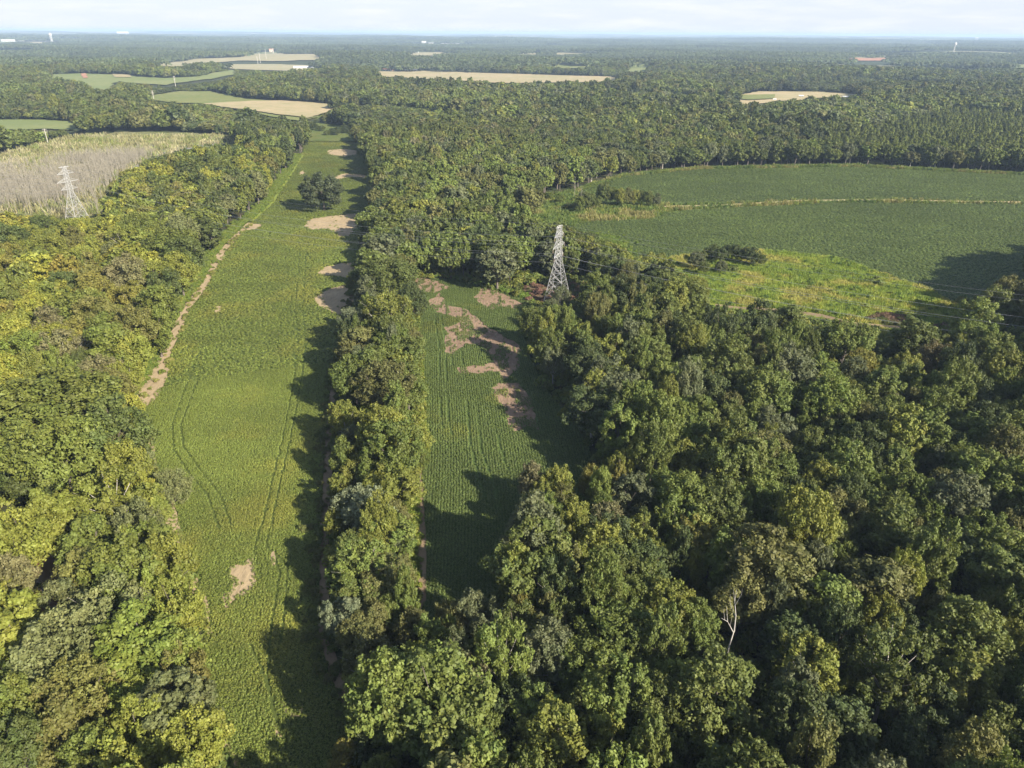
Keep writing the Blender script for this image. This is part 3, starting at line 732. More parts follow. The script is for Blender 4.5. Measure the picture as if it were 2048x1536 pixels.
# ------------------------------------------------------------------ individual trees: x y radius colour [form], pixels of the photograph
TREES = """
1121 600 18 e6,1068 648 24 g,1122 655 22 g6,1195 585 26 b,1180 612 22 g,1250 603 20 e,1107 728 20 e6,1162 685 20 y,1185 668 18 y,1243 645 24 y,1283 668 30 b,1218 712 26 y,1320 630 22 o,1335 668 20 e,1370 670 26 g,1312 722 26 g,1238 745 26 y,1330 765 30 b,1280 790 26 g,1230 820 24 b,1283 832 24 g,1320 803 20 o,1381 755 28 g,1367 792 22 g,1371 838 26 b,1392 583 22 y,1300 583 24 d,1332 575 20 g,
1510 652 34 d,1572 652 26 g,1516 690 22 g,1452 738 44 g,1522 730 24 b,1530 795 44 b,1478 790 30 g,1594 741 22 y,1643 756 26 b,1690 690 40 b,1722 738 28 w,1648 795 28 n,1613 815 22 n,1731 795 24 b,1400 850 34 b,1460 850 30 g,1385 898 32 b,1470 897 34 y,1530 860 28 e,1565 872 20 p,1604 860 16 b,1666 868 24 o,1721 846 28 o,1620 903 26 g,1672 909 26 g,1721 897 34 d,1535 893 22 y,
1953 652 40 b,1984 618 30 g,1937 684 32 b,1900 703 22 y,1830 687 34 g,2013 595 28 o,2019 644 24 g,1990 726 40 g,1863 732 32 n,1808 750 28 y,1925 728 26 d,1761 788 38 b,1861 783 28 g,1873 828 34 b,1927 789 36 d,1804 820 26 o,1998 810 22 g,1964 833 26 e,1757 843 24 g,2029 822 22 g,1890 755 18 b,2011 757 20 g,2011 685 18 d,
1066 968 24 t,1115 980 28 y,1125 1015 22 o,1082 1002 20 y,1088 1034 28 b,1047 1057 20 b,1057 1082 22 b,1105 1067 20 o,1150 1047 28 y,1211 1051 30 t,1262 1000 34 e,1207 990 22 w,1182 972 20 w,1238 962 16 w,1320 985 30 b,1365 1012 44 b,1363 1050 40 b,1273 1082 28 y,1301 1067 24 g,1197 1112 44 y,1170 1084 18 b,1244 1132 34 g,1312 1123 26 y,1387 1088 32 w,1383 1137 22 y,
1409 952 28 y,1483 934 30 g,1555 936 32 b,1692 940 44 b,1643 975 30 y,1459 1000 30 o,1526 1004 38 b,1580 1004 26 d,1614 1008 24 g,1686 1036 38 o,1707 1004 24 b,1471 1059 30 g,1444 1063 22 d,1537 1150 68 o0,1467 1112 28 o,1420 1110 26 y,1666 1096 34 g,1737 1082 30 g,1614 1129 24 g,1682 1131 24 b,
1941 877 32 b,1859 873 34 b,1898 909 24 g,1785 944 36 b,1818 992 34 b,1867 936 22 e,1953 962 44 b,1912 1004 44 e,1863 1036 24 b,2035 969 32 b,1781 1043 36 g,1785 1092 44 g,1964 1071 32 b,2009 1073 30 o,2009 1127 46 b,1878 1129 28 b,2023 1039 26 o,2042 873 24 b,1824 1077 20 o,
1222 1152 44 g,1335 1225 46 y,1392 1262 38 b,1290 1180 30 g,1655 1218 46 b,1742 1193 54 o,1614 1340 56 y6,1432 1408 72 g7,1235 1396 60 b,1883 1238 26 b,2007 1178 50 g,1933 1284 60 g,1925 1383 56 y,1987 1487 50 g,1858 1445 42 d,1684 1466 46 d,1544 1512 30 b,1308 1510 42 g,2032 1383 34 b,1817 1505 40 d,1560 1275 34 d,1796 1270 36 d,
962 1235 34 e,1041 1233 22 w,1092 1252 34 o,1032 1275 38 g,1101 1312 46 e,825 1249 28 o,863 1286 26 b,893 1279 20 b,937 1316 22 g,971 1316 22 g,934 1374 44 t6,828 1321 20 g,1078 1445 44 b,1100 1497 54 y,971 1490 36 b,1159 1344 40 b,814 1412 22 e,1160 1430 36 g,
777 562 40 g,738 588 26 e,717 567 18 g,821 606 26 d,741 611 18 e,777 634 44 y6,707 648 22 p,701 669 22 d,782 680 36 g,714 701 30 o,735 731 30 e6,767 776 46 o5,808 763 24 g,819 697 24 o,688 840 26 y,756 862 36 t,821 880 34 y,699 880 26 e,
688 905 20 n,712 905 20 g,787 965 46 y,712 939 26 y,678 970 20 y,725 1009 44 p,670 1040 18 y,746 1048 24 g,798 1074 22 e,701 1087 26 g,735 1100 30 y,691 1124 22 g,777 1147 44 o,696 1181 30 g,754 1181 30 g,681 1228 32 p,746 1225 30 o,782 1217 26 b,787 1025 22 o,719 1262 34 o,736 1314 46 o6,722 1375 30 y,808 1358 22 g,800 1399 22 e6,691 1512 30 w,746 1502 34 d,
25 486 26 d,86 458 22 d,111 461 16 y,156 463 20 y,152 489 22 o,92 483 22 y,49 506 22 y,20 516 22 w,12 549 26 w,107 506 24 y,187 508 24 y,172 524 24 y,246 483 26 y6,273 465 28 g,232 518 20 e,303 516 22 d,348 498 38 g,361 467 28 e,371 516 30 d,129 580 30 d,121 549 26 y,191 594 34 w,260 559 36 t,316 559 30 y,328 578 28 d,359 545 28 y,270 604 26 w,316 618 34 g,59 612 20 w,29 612 24 g,88 598 28 y,166 627 36 g,105 627 26 y,195 643 34 o,103 662 34 t,43 666 36 y,129 705 40 t6,156 678 20 w,215 678 30 g,273 662 34 o,225 705 40 g,59 711 40 b,260 711 34 y,312 662 26 g,
43 752 22 w,117 746 30 g,205 764 34 t,244 764 30 y,115 812 88 g2,166 789 28 y,205 828 30 e,225 789 30 o,242 824 18 g,10 859 26 y,88 861 30 t,225 877 60 d7,117 916 70 g11,215 912 36 t,279 910 18 e,39 896 40 g,338 945 28 e5,244 943 40 y,60 948 44 d,
225 1000 56 y6,117 1047 44 y,270 1062 44 e6,36 1092 50 y,180 1107 44 g,300 1095 34 g,168 1166 38 o,253 1157 60 g,330 1135 44 y,18 1172 38 t,25 1262 58 y,130 1242 46 e,222 1236 60 e6,351 1230 44 y,127 1306 66 e,285 1306 60 b,348 1331 50 b,158 1394 60 o,25 1410 50 g,358 1426 60 e,278 1496 60 y,390 1489 50 y,142 1464 50 o,38 1496 44 d,184 1522 40 g
"""
ANCH = [('the right-hand pylon', 1115, 560), ('the bare snag', 1450, 1240), ('the bottom right corner', 2030, 1500), ('the start of the meadow track', 1560, 650),
        ('the meadow right end', 1910, 640), ('the right picture edge', 2045, 930), ('the middle field bottom', 900, 1240), ('the block shadow corner', 1050, 960),
        ('the bottom picture edge', 1000, 1530), ('the head of the hedgerow', 740, 545), ('the waist of the hedgerow', 740, 850), ('the foot of the hedgerow', 730, 1250),
        ('the left-hand pylon', 160, 450), ('the creek', 100, 1150), ('the bottom left corner', 10, 1530), ('the left picture edge', 5, 760),
        ('the sandy left track', 290, 790), ('the jagged sand patch', 440, 1200), ('the right woods centre', 1560, 950), ('the left track bend', 400, 560), ('the long brown streak', 1130, 850)]
ORD = ['nearest', 'second nearest', 'third nearest', 'fourth nearest', 'fifth nearest', 'sixth nearest', 'seventh nearest', 'eighth nearest', 'ninth nearest', 'tenth nearest', 'eleventh nearest', 'twelfth nearest']
items = []
for s in TREES.replace('\n', '').split(','):
    s = s.strip()
    if not s: continue
    a_, b_, c_, d_ = s.split(); items.append((float(a_), float(b_), float(c_), d_[0], int(d_[1:]) if len(d_) > 1 else None))
placed = []     # x, y, crown radius of every single tree
cells = {}
for k, (px, py, r, c, f) in enumerate(items):
    an = min(ANCH, key=lambda A: math.hypot(A[1] - px, A[2] - py))
    cells.setdefault((an[0], c), []).append((math.hypot(an[1] - px, an[2] - py), k))
lab = {}
for (an, c), lst in cells.items():
    lst.sort()
    for i, (_, k) in enumerate(lst):
        cn_ = CNAME[c]
        lab[k] = f'{cn_} tree by {an}' if len(lst) == 1 else f'{cn_} tree, {ORD[min(i, 11)]} of its colour to {an}'
for k, (px, py, r, c, f) in enumerate(items):
    H_ = 17.0
    for _ in range(4):
        zc = .62 * H_
        x, y = ground(px, py, zc)
        depth = -((np.array([x, y, zc - CAMH]) @ R)[2])
        Rw = r * depth / FPX * 1.12
        H_ = min(25.0, max(9.0, 8.0 + 1.75 * Rw))
    if 640 < px < 835 and py > 850: H_ = min(H_ * .8, 17.5)
    if f is None: f = [0, 1, 3, 4, 7, 8, 9, 5, 10, 0, 3, 1][(k * 7 + int(px)) % 12] if Rw < 8 else [0, 2, 11, 7][k % 4]
    base = {'round': 6.6, 'tall': 5.2, 'spread': 7.6, 'twin': 6.8, 'cone': 5.8, 'fine': 6.3, 'loose': 7.0}[VARS[f][0]]
    sxy = Rw / base; sz = H_ / 20.0
    sink = 5.5 if (px, py) == (338, 945) else 0
    e = empty('broadleaf_tree', (x, y, float(terrain(x, y)) - sink), random.random() * 6.28)
    e.scale = (sxy, sxy * random.uniform(.92, 1.08), sz)
    cr_ = bpy.data.objects.new('crown', NEAR[f]); tr_ = bpy.data.objects.new('trunk', (TRUNKS_PALE if (f == 6 or k % 7 == 0) else TRUNKS)[f])
    t0 = np.array(TINT[c]) * random.uniform(.88, 1.14) * (np.array([1.12, 1.12, 1.0]) if px < 500 and c in 'ywt' else np.array([1.28, 1.24, 1.0]) if px < 500 else 1)  # left woods: yellower leaves, plus down-sun brightness put into the crown colour
    cr_.color = (*t0, 1)
    for o in (cr_, tr_): COL.objects.link(o); o.parent = e
    tag(e, lab[k], 'tree', 'broadleaf trees of the near woods')
    placed.append((x, y, Rw))
placed = np.array(placed)

# the lone oak in the left field
def lone_oak():
    x, y = ground(649, 422)
    oak_me, _ = crown_mesh('crown', 'oak', 77, 15000, .34, [M_leaf])
    e = empty('oak_tree', (x, y, 0), 1.1); e.scale = (1.75, 1.75, 1.42)
    for nm, me_ in (('crown', oak_me), ('trunk', TRUNKS[2])):
        o = bpy.data.objects.new(nm, me_); COL.objects.link(o); o.parent = e
        if nm == 'crown': o.color = (.056, .070, .030, 1)
    tag(e, 'lone spreading dark oak standing out in the left field', 'tree')
    return x, y
ox, oy = lone_oak()

# ------------------------------------------------------------------ the rest of the woods
def in_any(polys, x, y):
    m_ = np.zeros(np.shape(x), bool)
    for P in polys: m_ |= inside(P, x, y)
    return m_
WCLEAR = [wLEFT, wMID, wUP, wLOW, wMEAD, wVERGE, wSWAMP, wCORR] + list(wFAR.values())
SUNK = []
def candidates(r0, r1, spacing, half=math.radians(44)):
    """jittered grid of points in a ring sector in front of the camera"""
    x = np.arange(-r1, r1, spacing); y = np.arange(-60 if r0 < 100 else 0, r1, spacing)
    X, Y = np.meshgrid(x, y); X = X.ravel(); Y = Y.ravel()
    X = X + (rng.random(len(X)) - .5) * spacing * 1.05; Y = Y + (rng.random(len(Y)) - .5) * spacing * 1.05
    rr = np.hypot(X, Y); th = np.abs(np.arctan2(X, Y))
    k = (rr >= r0) & (rr < r1) & ((th < half) | ((rr < 330) & (X > 0) & (th < math.radians(75))))
    return X[k], Y[k]
def clear_ok(X, Y, H_, rad):
    ok = ~in_any(WCLEAR, X, Y)
    Z = terrain(X, Y)
    for fz, dx in ((1.0, 0), (.7, -.6), (.7, .6), (.45, 0)):
        px, py, w = project(X, Y, Z + H_ * fz)
        px = px + dx * rad * FPX / w
        infr = (px > -150) & (px < 2062) & (py < 1700)
        ok &= ~(in_any(VIS, px, py) & infr)
    return ok
def woods_tint(X, Y):
    px, py, w = project(X, Y, terrain(X, Y) + 14)
    n1_ = fbm(X, Y, 60, 3); n2_ = rng.random(len(X)); n3_ = fbm(X + 500, Y, 160, 2)
    keys = np.array(['g'] * len(X), dtype='<U1')
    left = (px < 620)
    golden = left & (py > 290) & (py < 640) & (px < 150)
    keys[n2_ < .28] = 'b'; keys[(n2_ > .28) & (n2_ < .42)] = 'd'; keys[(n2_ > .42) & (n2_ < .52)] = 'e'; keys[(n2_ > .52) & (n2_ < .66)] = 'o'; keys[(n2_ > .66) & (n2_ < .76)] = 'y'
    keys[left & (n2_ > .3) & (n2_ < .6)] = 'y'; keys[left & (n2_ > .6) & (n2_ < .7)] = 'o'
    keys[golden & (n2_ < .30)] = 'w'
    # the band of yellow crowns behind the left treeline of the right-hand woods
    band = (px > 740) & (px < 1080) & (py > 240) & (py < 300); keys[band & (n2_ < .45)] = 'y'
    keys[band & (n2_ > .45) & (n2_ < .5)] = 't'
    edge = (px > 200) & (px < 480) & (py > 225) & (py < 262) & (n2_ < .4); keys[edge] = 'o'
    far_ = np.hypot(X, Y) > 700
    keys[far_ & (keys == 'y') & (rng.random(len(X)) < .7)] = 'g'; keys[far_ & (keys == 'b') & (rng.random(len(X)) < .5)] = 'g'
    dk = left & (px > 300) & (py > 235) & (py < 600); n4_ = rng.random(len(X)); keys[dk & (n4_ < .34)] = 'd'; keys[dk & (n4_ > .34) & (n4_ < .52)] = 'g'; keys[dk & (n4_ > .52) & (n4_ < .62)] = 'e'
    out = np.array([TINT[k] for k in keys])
    out[left & ~far_] *= np.array([1.34, 1.25, 1.0])  # yellower left-hand woods, with their fuller sunlight painted into the tint
    out[far_] = out[far_] * (.45 + 1.0 * fbm(X[far_], Y[far_], 140, 3))[:, None]
    out *= (.80 + .4 * rng.random(len(X)))[:, None] * (.85 + .3 * n3_)[:, None]
    return out

def woods(name, coll, nv, r0, r1, spacing, hmin, hmax, label, avoid=True, rbase=6.4):
    X, Y = candidates(r0, r1, spacing)
    n = len(X)
    H_ = hmin + (hmax - hmin) * np.clip(.6 * rng.random(n) + .4 * fbm(X, Y, 50, 2), 0, 1)
    rad = spacing * (.40 + .50 * rng.random(n) ** 1.3)
    H_ = H_ * (.78 + .5 * fbm(X + 900, Y, 190, 2))
    tall = (project(X, Y, 0 * X)[0] > 2045) & (Y > 180) & (Y < 420); H_[tall] = 25 + 4 * rng.random(tall.sum())
    ok = clear_ok(X, Y, H_, rad)
    for f_ in (.55, .3):
        bad = ~ok & ~in_any(WCLEAR, X, Y)
        H2 = H_ * f_; r2 = rad * (f_ * .5 + .45)
        ok2 = bad & clear_ok(X, Y, H2, r2); H_ = np.where(ok2, H2, H_); rad = np.where(ok2, r2, rad); ok |= ok2
    if r0 >= 900:
        gap = fbm(X, Y, 230, 3) > .64; H_ = np.where(gap, H_ * .5, H_); big_ = rng.random(n) < .16; H_ = np.where(big_, H_ * 1.25, H_); rad = np.where(big_, rad * 1.25, rad)
    # keep the pine plantation for the pines
    ok &= ~(inside(wPINE, X, Y))
    if avoid:
        near = np.hypot(X, Y) < 620
        d = np.full(n, 1e9)
        xs, ys = X[near], Y[near]
        dd = np.full(len(xs), 1e9)
        for x, y, r_ in placed: dd = np.minimum(dd, np.hypot(xs - x, ys - y) / r_)
        d[near] = dd
        # young trees where the singles stand thick
        ok &= d > .95
        small = d < 1.5; H_[small] *= .72; rad[small] *= .75
        ok &= seg_dist(CREEK, X, Y) > 6.5
        ok &= (seg_dist(TRK_L, X, Y) > 6.8) & (seg_dist(TRK_LF, X, Y) > 6.8)
        ok &= np.hypot(X - ox, Y - oy) > 30
        # keep the air below the camera free, and the pylons' feet
        for (qx, qy) in PYL: ok &= np.hypot(X - qx, Y - qy) > 9
    X, Y, H_, rad = X[ok], Y[ok], H_[ok], rad[ok]; n = len(X)
    s = np.stack([rad / rbase, rad / rbase * (.9 + .2 * rng.random(n)), H_ / 20], 1)
    P = np.column_stack([X, Y, terrain(X, Y) - .1])
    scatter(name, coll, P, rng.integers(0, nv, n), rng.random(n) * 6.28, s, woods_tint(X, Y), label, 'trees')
    return n
PYL = [tuple(ground(1114, 602)), tuple(ground(158, 448))]
wPINE = wpx([(1560,318),(1700,322),(1900,330),(2048,343),(2400,370),(2400,300),(2200,262),(2048,245),(1900,232),(1800,255),(1700,280)])
cnt = [woods('woodland', C_near, 12, 0, 330, 8.6, 13, 23, 'broadleaf woods filling in between the single trees'),
       woods('woodland', C_mid, 12, 330, 900, 10.2, 13, 24, 'broadleaf woods around and beyond the fields'),
       woods('distant_woodland', C_far, 8, 900, 2600, 10.5, 14, 23, 'hazy woods stretching beyond the fields', avoid=False)]
# pines
X, Y = candidates(350, 1500, 6.2)
k = inside(wPINE, X, Y) & ~in_any(WCLEAR, X, Y); X, Y = X[k], Y[k]; n = len(X)
k = clear_ok(X, Y, np.full(n, 13.0), np.full(n, 2.0)); X, Y = X[k], Y[k]; n = len(X)
s = np.stack([1.05 + .4 * rng.random(n)] * 2 + [.55 + .3 * rng.random(n)], 1)
scatter('pine_plantation', C_pine, np.column_stack([X, Y, terrain(X, Y)]), rng.integers(0, 3, n), rng.random(n) * 6.28, s,
        np.array([.125, .150, .040]) * (.6 + .8 * rng.random(n))[:, None], 'plantation of young pines behind the upper right field', 'trees')

# patches of canopy for the far country
def patch_mesh(seed):
    g = np.random.default_rng(seed); parts = []
    for i in range(70):
        c = np.array([g.uniform(-45, 45), g.uniform(-45, 45), 0]); h = g.uniform(12, 21); r = g.uniform(4.5, 7.5)
        n = 26; v = rot_rand(n, g); v[:, 2] = abs(v[:, 2])
        P = c + v * np.array([r, r, r * .9]) + np.array([0, 0, h - r * .9])
        co, q = leaves(P, v, 2.9, g, .5)
        parts.append((co, q, np.clip(g.random() * .6 + g.random(n) * .4, 0, 1), np.full(n, g.random()), 0))
    return join_meshes('canopy_patch', parts, [M_leaf])
C_patch = make_sources('canopy', [patch_mesh(s) for s in (71, 72, 73, 74)])
X, Y = candidates(2560, 8200, 78, math.radians(40)); X2, Y2 = candidates(8200, 14500, 118, math.radians(39))
nn_ = len(X); X = np.concatenate([X, X2]); Y = np.concatenate([Y, Y2]); n = len(X)
k = ~in_any(list(wFAR.values()), X, Y)
k &= clear_ok(X, Y, np.full(n, 18.0), np.full(n, 40.0))
k &= far_open(X, Y) < .5
X, Y = X[k], Y[k]; n = len(X)
scatter('far_woodland', C_patch, np.column_stack([X, Y, terrain(X, Y)]), rng.integers(0, 4, n), rng.random(n) * 6.28, np.ones((n, 3)) * ((.95 + .25 * rng.random(n)) * np.where(np.hypot(X, Y) > 8200, 1.45, 1))[:, None],
        np.array([.072, .092, .034]) * (.7 + .5 * rng.random(n))[:, None] * (.6 + .8 * fbm(X, Y, 420, 3))[:, None], 'blue hazed woods rolling to the horizon', 'trees')

# undergrowth along the wood edges and in the gaps
X, Y = candidates(0, 420, 3.4); n = len(X)
k = ~in_any([wLEFT, wMID, wUP, wLOW, wMEAD, wSWAMP], X, Y) & (seg_dist(CREEK, X, Y) > 4.6)
for T_, w in wTR: k &= seg_dist(T_, X, Y) > w * .8 + .6
X, Y = X[k], Y[k]; n = len(X)
s = (.7 + 1.1 * rng.random(n))[:, None] * np.array([1, 1, 1.0])
ti = np.where((rng.random(n) < .5)[:, None], np.array(TINT['b']), np.array(TINT['y'])) * (.7 + .5 * rng.random(n))[:, None]
cor = inside(wCORR, X, Y); ti[cor] = np.where((rng.random(cor.sum()) < .6)[:, None], np.array([.17, .10, .065]), np.array([.09, .11, .03])); s[cor] *= .6
scatter('undergrowth', C_shrub, np.column_stack([X, Y, np.zeros(n)]), rng.integers(0, 3, n), rng.random(n) * 6.28, s, ti, 'green undergrowth on the woodland floor and edges', 'undergrowth')

# ------------------------------------------------------------------ the crops
def rows(poly, p0, p1, rowgap, step, rmax, rmin=0.0, jit=.2):
    d = np.array(p1) - np.array(p0); d /= np.linalg.norm(d); nn = np.array([-d[1], d[0]])
    a_ = np.array(poly); a_ = a_[np.hypot(a_[:, 0], a_[:, 1]) < 1e9]
    u = a_ @ d; v = a_ @ nn
    us = np.arange(u.min(), u.max(), step); vs = np.arange(v.min(), v.max(), rowgap)
    U, V_ = np.meshgrid(us, vs); U = U.ravel(); V_ = V_.ravel()
    bend = 1.2 * np.sin(U / 38.0)
    U = U + (rng.random(len(U)) - .5) * step * .8; V_ = V_ + bend + (rng.random(len(U)) - .5) * rowgap * jit
    X = U * d[0] + V_ * nn[0]; Y = U * d[1] + V_ * nn[1]
    rr = np.hypot(X, Y); k = (rr < rmax) & (rr >= rmin); X, Y = X[k], Y[k]
    px, py, _ = project(X, Y, 0 * X); k = (px > -60) & (px < 2110) & (py < 1600); X, Y = X[k], Y[k]
    k = inside(poly, X, Y); return X[k], Y[k]
TYRES = [wpx([(600,500),(590,620),(596,700),(585,780),(565,880),(545,960),(528,1040),(510,1090),(508,1110)]),
         wpx([(612,505),(606,620),(612,700),(598,790),(580,880),(562,960),(545,1040),(535,1080),(533,1095),(548,1110),(560,1150),(552,1200),(540,1280),(535,1350),(545,1420),(575,1480)]),
         wpx([(402,700),(370,780),(345,850),(348,900),(380,950),(415,990),(440,1060)]), wpx([(415,700),(385,790),(362,850),(368,895),(400,940),(440,990),(462,1050)]),
         wpx([(870,640),(880,700),(878,780),(886,860)]), wpx([(882,635),(893,700),(892,780),(902,870)]), wpx([(935,800),(940,880),(958,960),(975,1010)]),
         wpx([(953,820),(962,900),(985,960),(1000,1020)]), wpx([(990,850),(1002,900),(1015,940)]), wpx([(500,1290),(520,1330),(550,1420)]),
         wpx([(548,1105),(575,1135),(572,1200),(560,1290)]), wpx([(905,690),(905,730)]), wpx([(920,690),(925,730)]), wpx([(1150,470),(1210,490),(1245,515)]), wpx([(1165,462),(1225,480),(1262,512)]),
         wpx([(1500,388),(1530,396),(1580,392)]), wpx([(1800,375),(1830,384),(1900,380)]), wpx([(1640,430),(1750,470),(1830,480),(1900,450)])]
def cull(X, Y, wob=.9):
    k = np.ones(len(X), bool)
    dx = (fbm(X, Y, 3.0, 2) - .5) * 2 * wob; dy = (fbm(X + 77, Y, 3.0, 2) - .5) * 2 * wob
    rare = rng.random(len(X)); st = fbm(X * .8, Y * .22, 1.6, 2)
    for P in SOILW:
        fr = sum(inside(P, X + dx + a1_, Y + dy + b1_).astype(float) for a1_, b1_ in ((1.1, 0), (-1.1, 0), (0, 1.4), (0, -1.4), (0, 0))) / 5
        k &= rare > np.where(fr > .95, .985, fr * .9)
    for P in REDW: k &= ~inside(P, X + dx * 2.2, Y + dy * 2.2) | ((st > .60) & (rare < .75)) | (rare < .03)
    for P in YELW: k &= ~inside(P, X + dx * 2, Y + dy * 2) | (rare < .42)
    for T_ in TYRES: k &= seg_dist(T_, X, Y) > (.34 if T_[0][0] < 40 else .8)
    for T_, w in wTR: k &= seg_dist(T_, X, Y) > w * .5
    return k
def crop_tint(X, Y, base, yel, ythr=.5, s=22):
    n = len(X)
    f = np.clip((fbm(X, Y, s, 4) - ythr) * 5, 0, 1)[:, None]
    t_ = np.array(base) * (1 - f) + np.array(yel) * f
    return t_ * (.86 + .28 * rng.random(n))[:, None] * (.72 + .56 * fbm(X, Y, 90, 3))[:, None] * (.82 + .36 * fbm(X * .35, Y, 9, 2))[:, None]
def crop(name, poly, a0, a1, gap, step, rmax, rmin, sc, base, yel, thr, label, s=22, thin=None, jit=.2):
    X, Y = rows(poly, a0, a1, gap, step, rmax, rmin, jit)
    k = cull(X, Y)
    if thin is not None: k &= thin(X, Y)
    X, Y = X[k], Y[k]; n = len(X)
    ss = (sc * (.8 + .4 * rng.random(n)))[:, None] * np.array([1, 1, 1.0])
    if sc > 1.2: ss[:, 2] /= sc * .8
    scatter(name, C_plant, np.column_stack([X, Y, np.full(n, .02)]), rng.integers(0, 4, n), rng.random(n) * 6.28, ss, crop_tint(X, Y, base, yel, thr, s), label, 'crop')
    return n
lf0, lf1 = wpx([(520,1300), (640,330)]); mf0, mf1 = wpx([(880,1150), (890,700)]); rf0, rf1 = wpx([(1300,380), (2048,378)]); rg0, rg1 = wpx([(1300,440), (2048,470)])
LB, LY = (.130, .168, .032), (.168, .186, .034)
n1_ = crop('soybean_crop', wLEFT, lf0, lf1, .60, .42, 260, 0, .95, LB, LY, .55, 'rows of green soybeans in the long left field', jit=.75)
n2_ = crop('soybean_crop', wLEFT, lf0, lf1, 1.5, 1.0, 900, 260, 2.0, LB, LY, .55, 'far rows of green soybeans in the long left field', jit=1.0)
n3_ = crop('soybean_crop', wMID, mf0, mf1, .82, .46, 420, 0, 1.0, (.088, .124, .032), (.13, .15, .03), .66, 'rows of soybeans in the middle field', jit=.45)
n4_ = crop('soybean_crop', wUP, rf0, rf1, 2.6, 1.7, 1200, 0, 3.0, (.088, .124, .032), (.09, .14, .02), .72, 'dark green soybeans in the upper right field', 30, jit=1)
n5_ = crop('soybean_crop', wLOW, rg0, rg1, 2.2, 1.5, 1200, 0, 2.7, (.090, .127, .032), (.09, .14, .02), .72, 'dark green soybeans in the lower right field', 30, jit=1)
# meadow grass and weeds
def grass(name, poly, step, tints, sc, label, rmax=900, extra=None):
    a_ = np.array(poly); x0, y0 = a_.min(0); x1, y1 = a_.max(0); y1 = min(y1, rmax); x0 = max(x0, -700); x1 = min(x1, 700)
    X, Y = np.meshgrid(np.arange(x0, x1, step), np.arange(y0, y1, step)); X = X.ravel() + (rng.random(X.size) - .5) * step; Y = Y.ravel() + (rng.random(Y.size) - .5) * step
    px, py, _ = project(X, Y, 0 * X)
    k = inside(poly, X, Y) & (px > -40) & (px < 2090)
    for T_, w in wTR: k &= seg_dist(T_, X, Y) > w * .55
    if extra is not None: k &= extra(X, Y)
    X, Y = X[k], Y[k]; n = len(X)
    f = fbm(X, Y, 14, 3); ti = np.where((f < .46)[:, None], np.array(tints[0]), np.where((f < .58)[:, None], np.array(tints[1]), np.array(tints[2]))) * (.8 + .4 * rng.random(n))[:, None]
    s_ = (sc * (.7 + .7 * rng.random(n)) * (.6 + .9 * fbm(X, Y, 7, 2)))[:, None] * np.ones(3)
    scatter(name, C_shrub if sc < .6 else C_blade, np.column_stack([X, Y, np.zeros(n)]), rng.integers(0, 3, n), rng.random(n) * 6.28, s_, ti, label, 'grass')
    return n
wBR = [wpx(P) for P in BRUSH]
nobr = lambda X, Y: ~in_any(wBR, X, Y)
for bi, P in enumerate(wBR):
    grass('brown_brush', P, .9, ((.17, .10, .07), (.13, .09, .05), (.10, .12, .03)), .5, ['brown dead brush on the left below the meadow track', 'reddish dead brush above the meadow track', 'brown brush at the right end of the meadow track'][bi])
grass('meadow_grass', wMEAD, 1.15, ((.16, .22, .032), (.22, .26, .042), (.29, .28, .07)), 1.35, 'tall yellow-green grass of the meadow', extra=nobr)
grass('meadow_weeds', wMEAD, 5.0, ((.07, .12, .022), (.12, .16, .026), (.17, .18, .04)), .55, 'leafy weeds in the meadow')
notf = lambda X, Y: ~in_any([wUP, wLOW], X, Y)
grass('verge_grass', wVERGE, 2.2, ((.09, .13, .026), (.13, .16, .03), (.19, .18, .06)), 2.2, 'rough grass between the right fields', extra=notf)
grass('verge_weeds', wVERGE, 4.0, ((.06, .11, .02), (.11, .15, .03), (.14, .15, .04)), .58, 'weeds between the right fields', extra=notf)
grass('swamp_grass', wSWAMP, 5.0, ((.19, .18, .08), (.14, .16, .045), (.26, .24, .13)), 4.0, 'dry sedge of the swamp')
# grassy rims of the fields
def rim(pts, width, step, tints, label, k=4):
    a_ = np.array(densify(pts, step, .01, closed=False))
    X = np.repeat(a_[:, 0], k) + rng.normal(size=len(a_) * k) * width; Y = np.repeat(a_[:, 1], k) + rng.normal(size=len(a_) * k) * width
    ok = ~in_any([wMID], X, Y)
    for T_, w in wTR: ok &= (seg_dist(T_, X, Y) > w * .42) | (rng.random(len(X)) < .16)
    X, Y = X[ok], Y[ok]; n = len(X)
    ti = np.array(tints[0]) + (np.array(tints[1]) - np.array(tints[0])) * rng.random(n)[:, None]
    scatter('field_rim_weeds', C_shrub, np.column_stack([X, Y, np.zeros(n)]), rng.integers(0, 3, n), rng.random(n) * 6.28, (.35 + .5 * rng.random(n))[:, None] * np.ones(3), ti, label, 'weeds')
off = lambda T_, dx: [(x + dx, y) for x, y in T_]
rim(off(TRK_LF, -5.0), 2.2, .9, ((.14, .17, .025), (.09, .14, .02)), 'weeds on the woods side of the far left track', 8)
rim(off(TRK_L, -5.0), 2.2, .9, ((.14, .17, .025), (.09, .14, .02)), 'weeds on the woods side of the left track', 8)
rim(TRK_L, 1.8, 1.1, ((.20, .19, .05), (.12, .15, .03)), 'weeds encroaching on the left track', 1)
rim(TRK_S, 1.6, .9, ((.10, .13, .03), (.12, .12, .04)), 'weeds along the hedgerow track', 2)
rim(wpx([(815,556),(860,551),(905,553),(960,566),(1060,598)]), 1.4, .6, ((.10, .17, .02), (.13, .18, .03)), 'bright weeds along the head of the middle field')
rim(wpx([(826,640),(836,700),(838,800),(843,860),(845,900),(832,950),(828,1000),(828,1100),(828,1200),(815,1230)]), 1.2, .5, ((.11, .16, .02), (.16, .17, .03)), 'bright weeds between hedgerow and middle field')
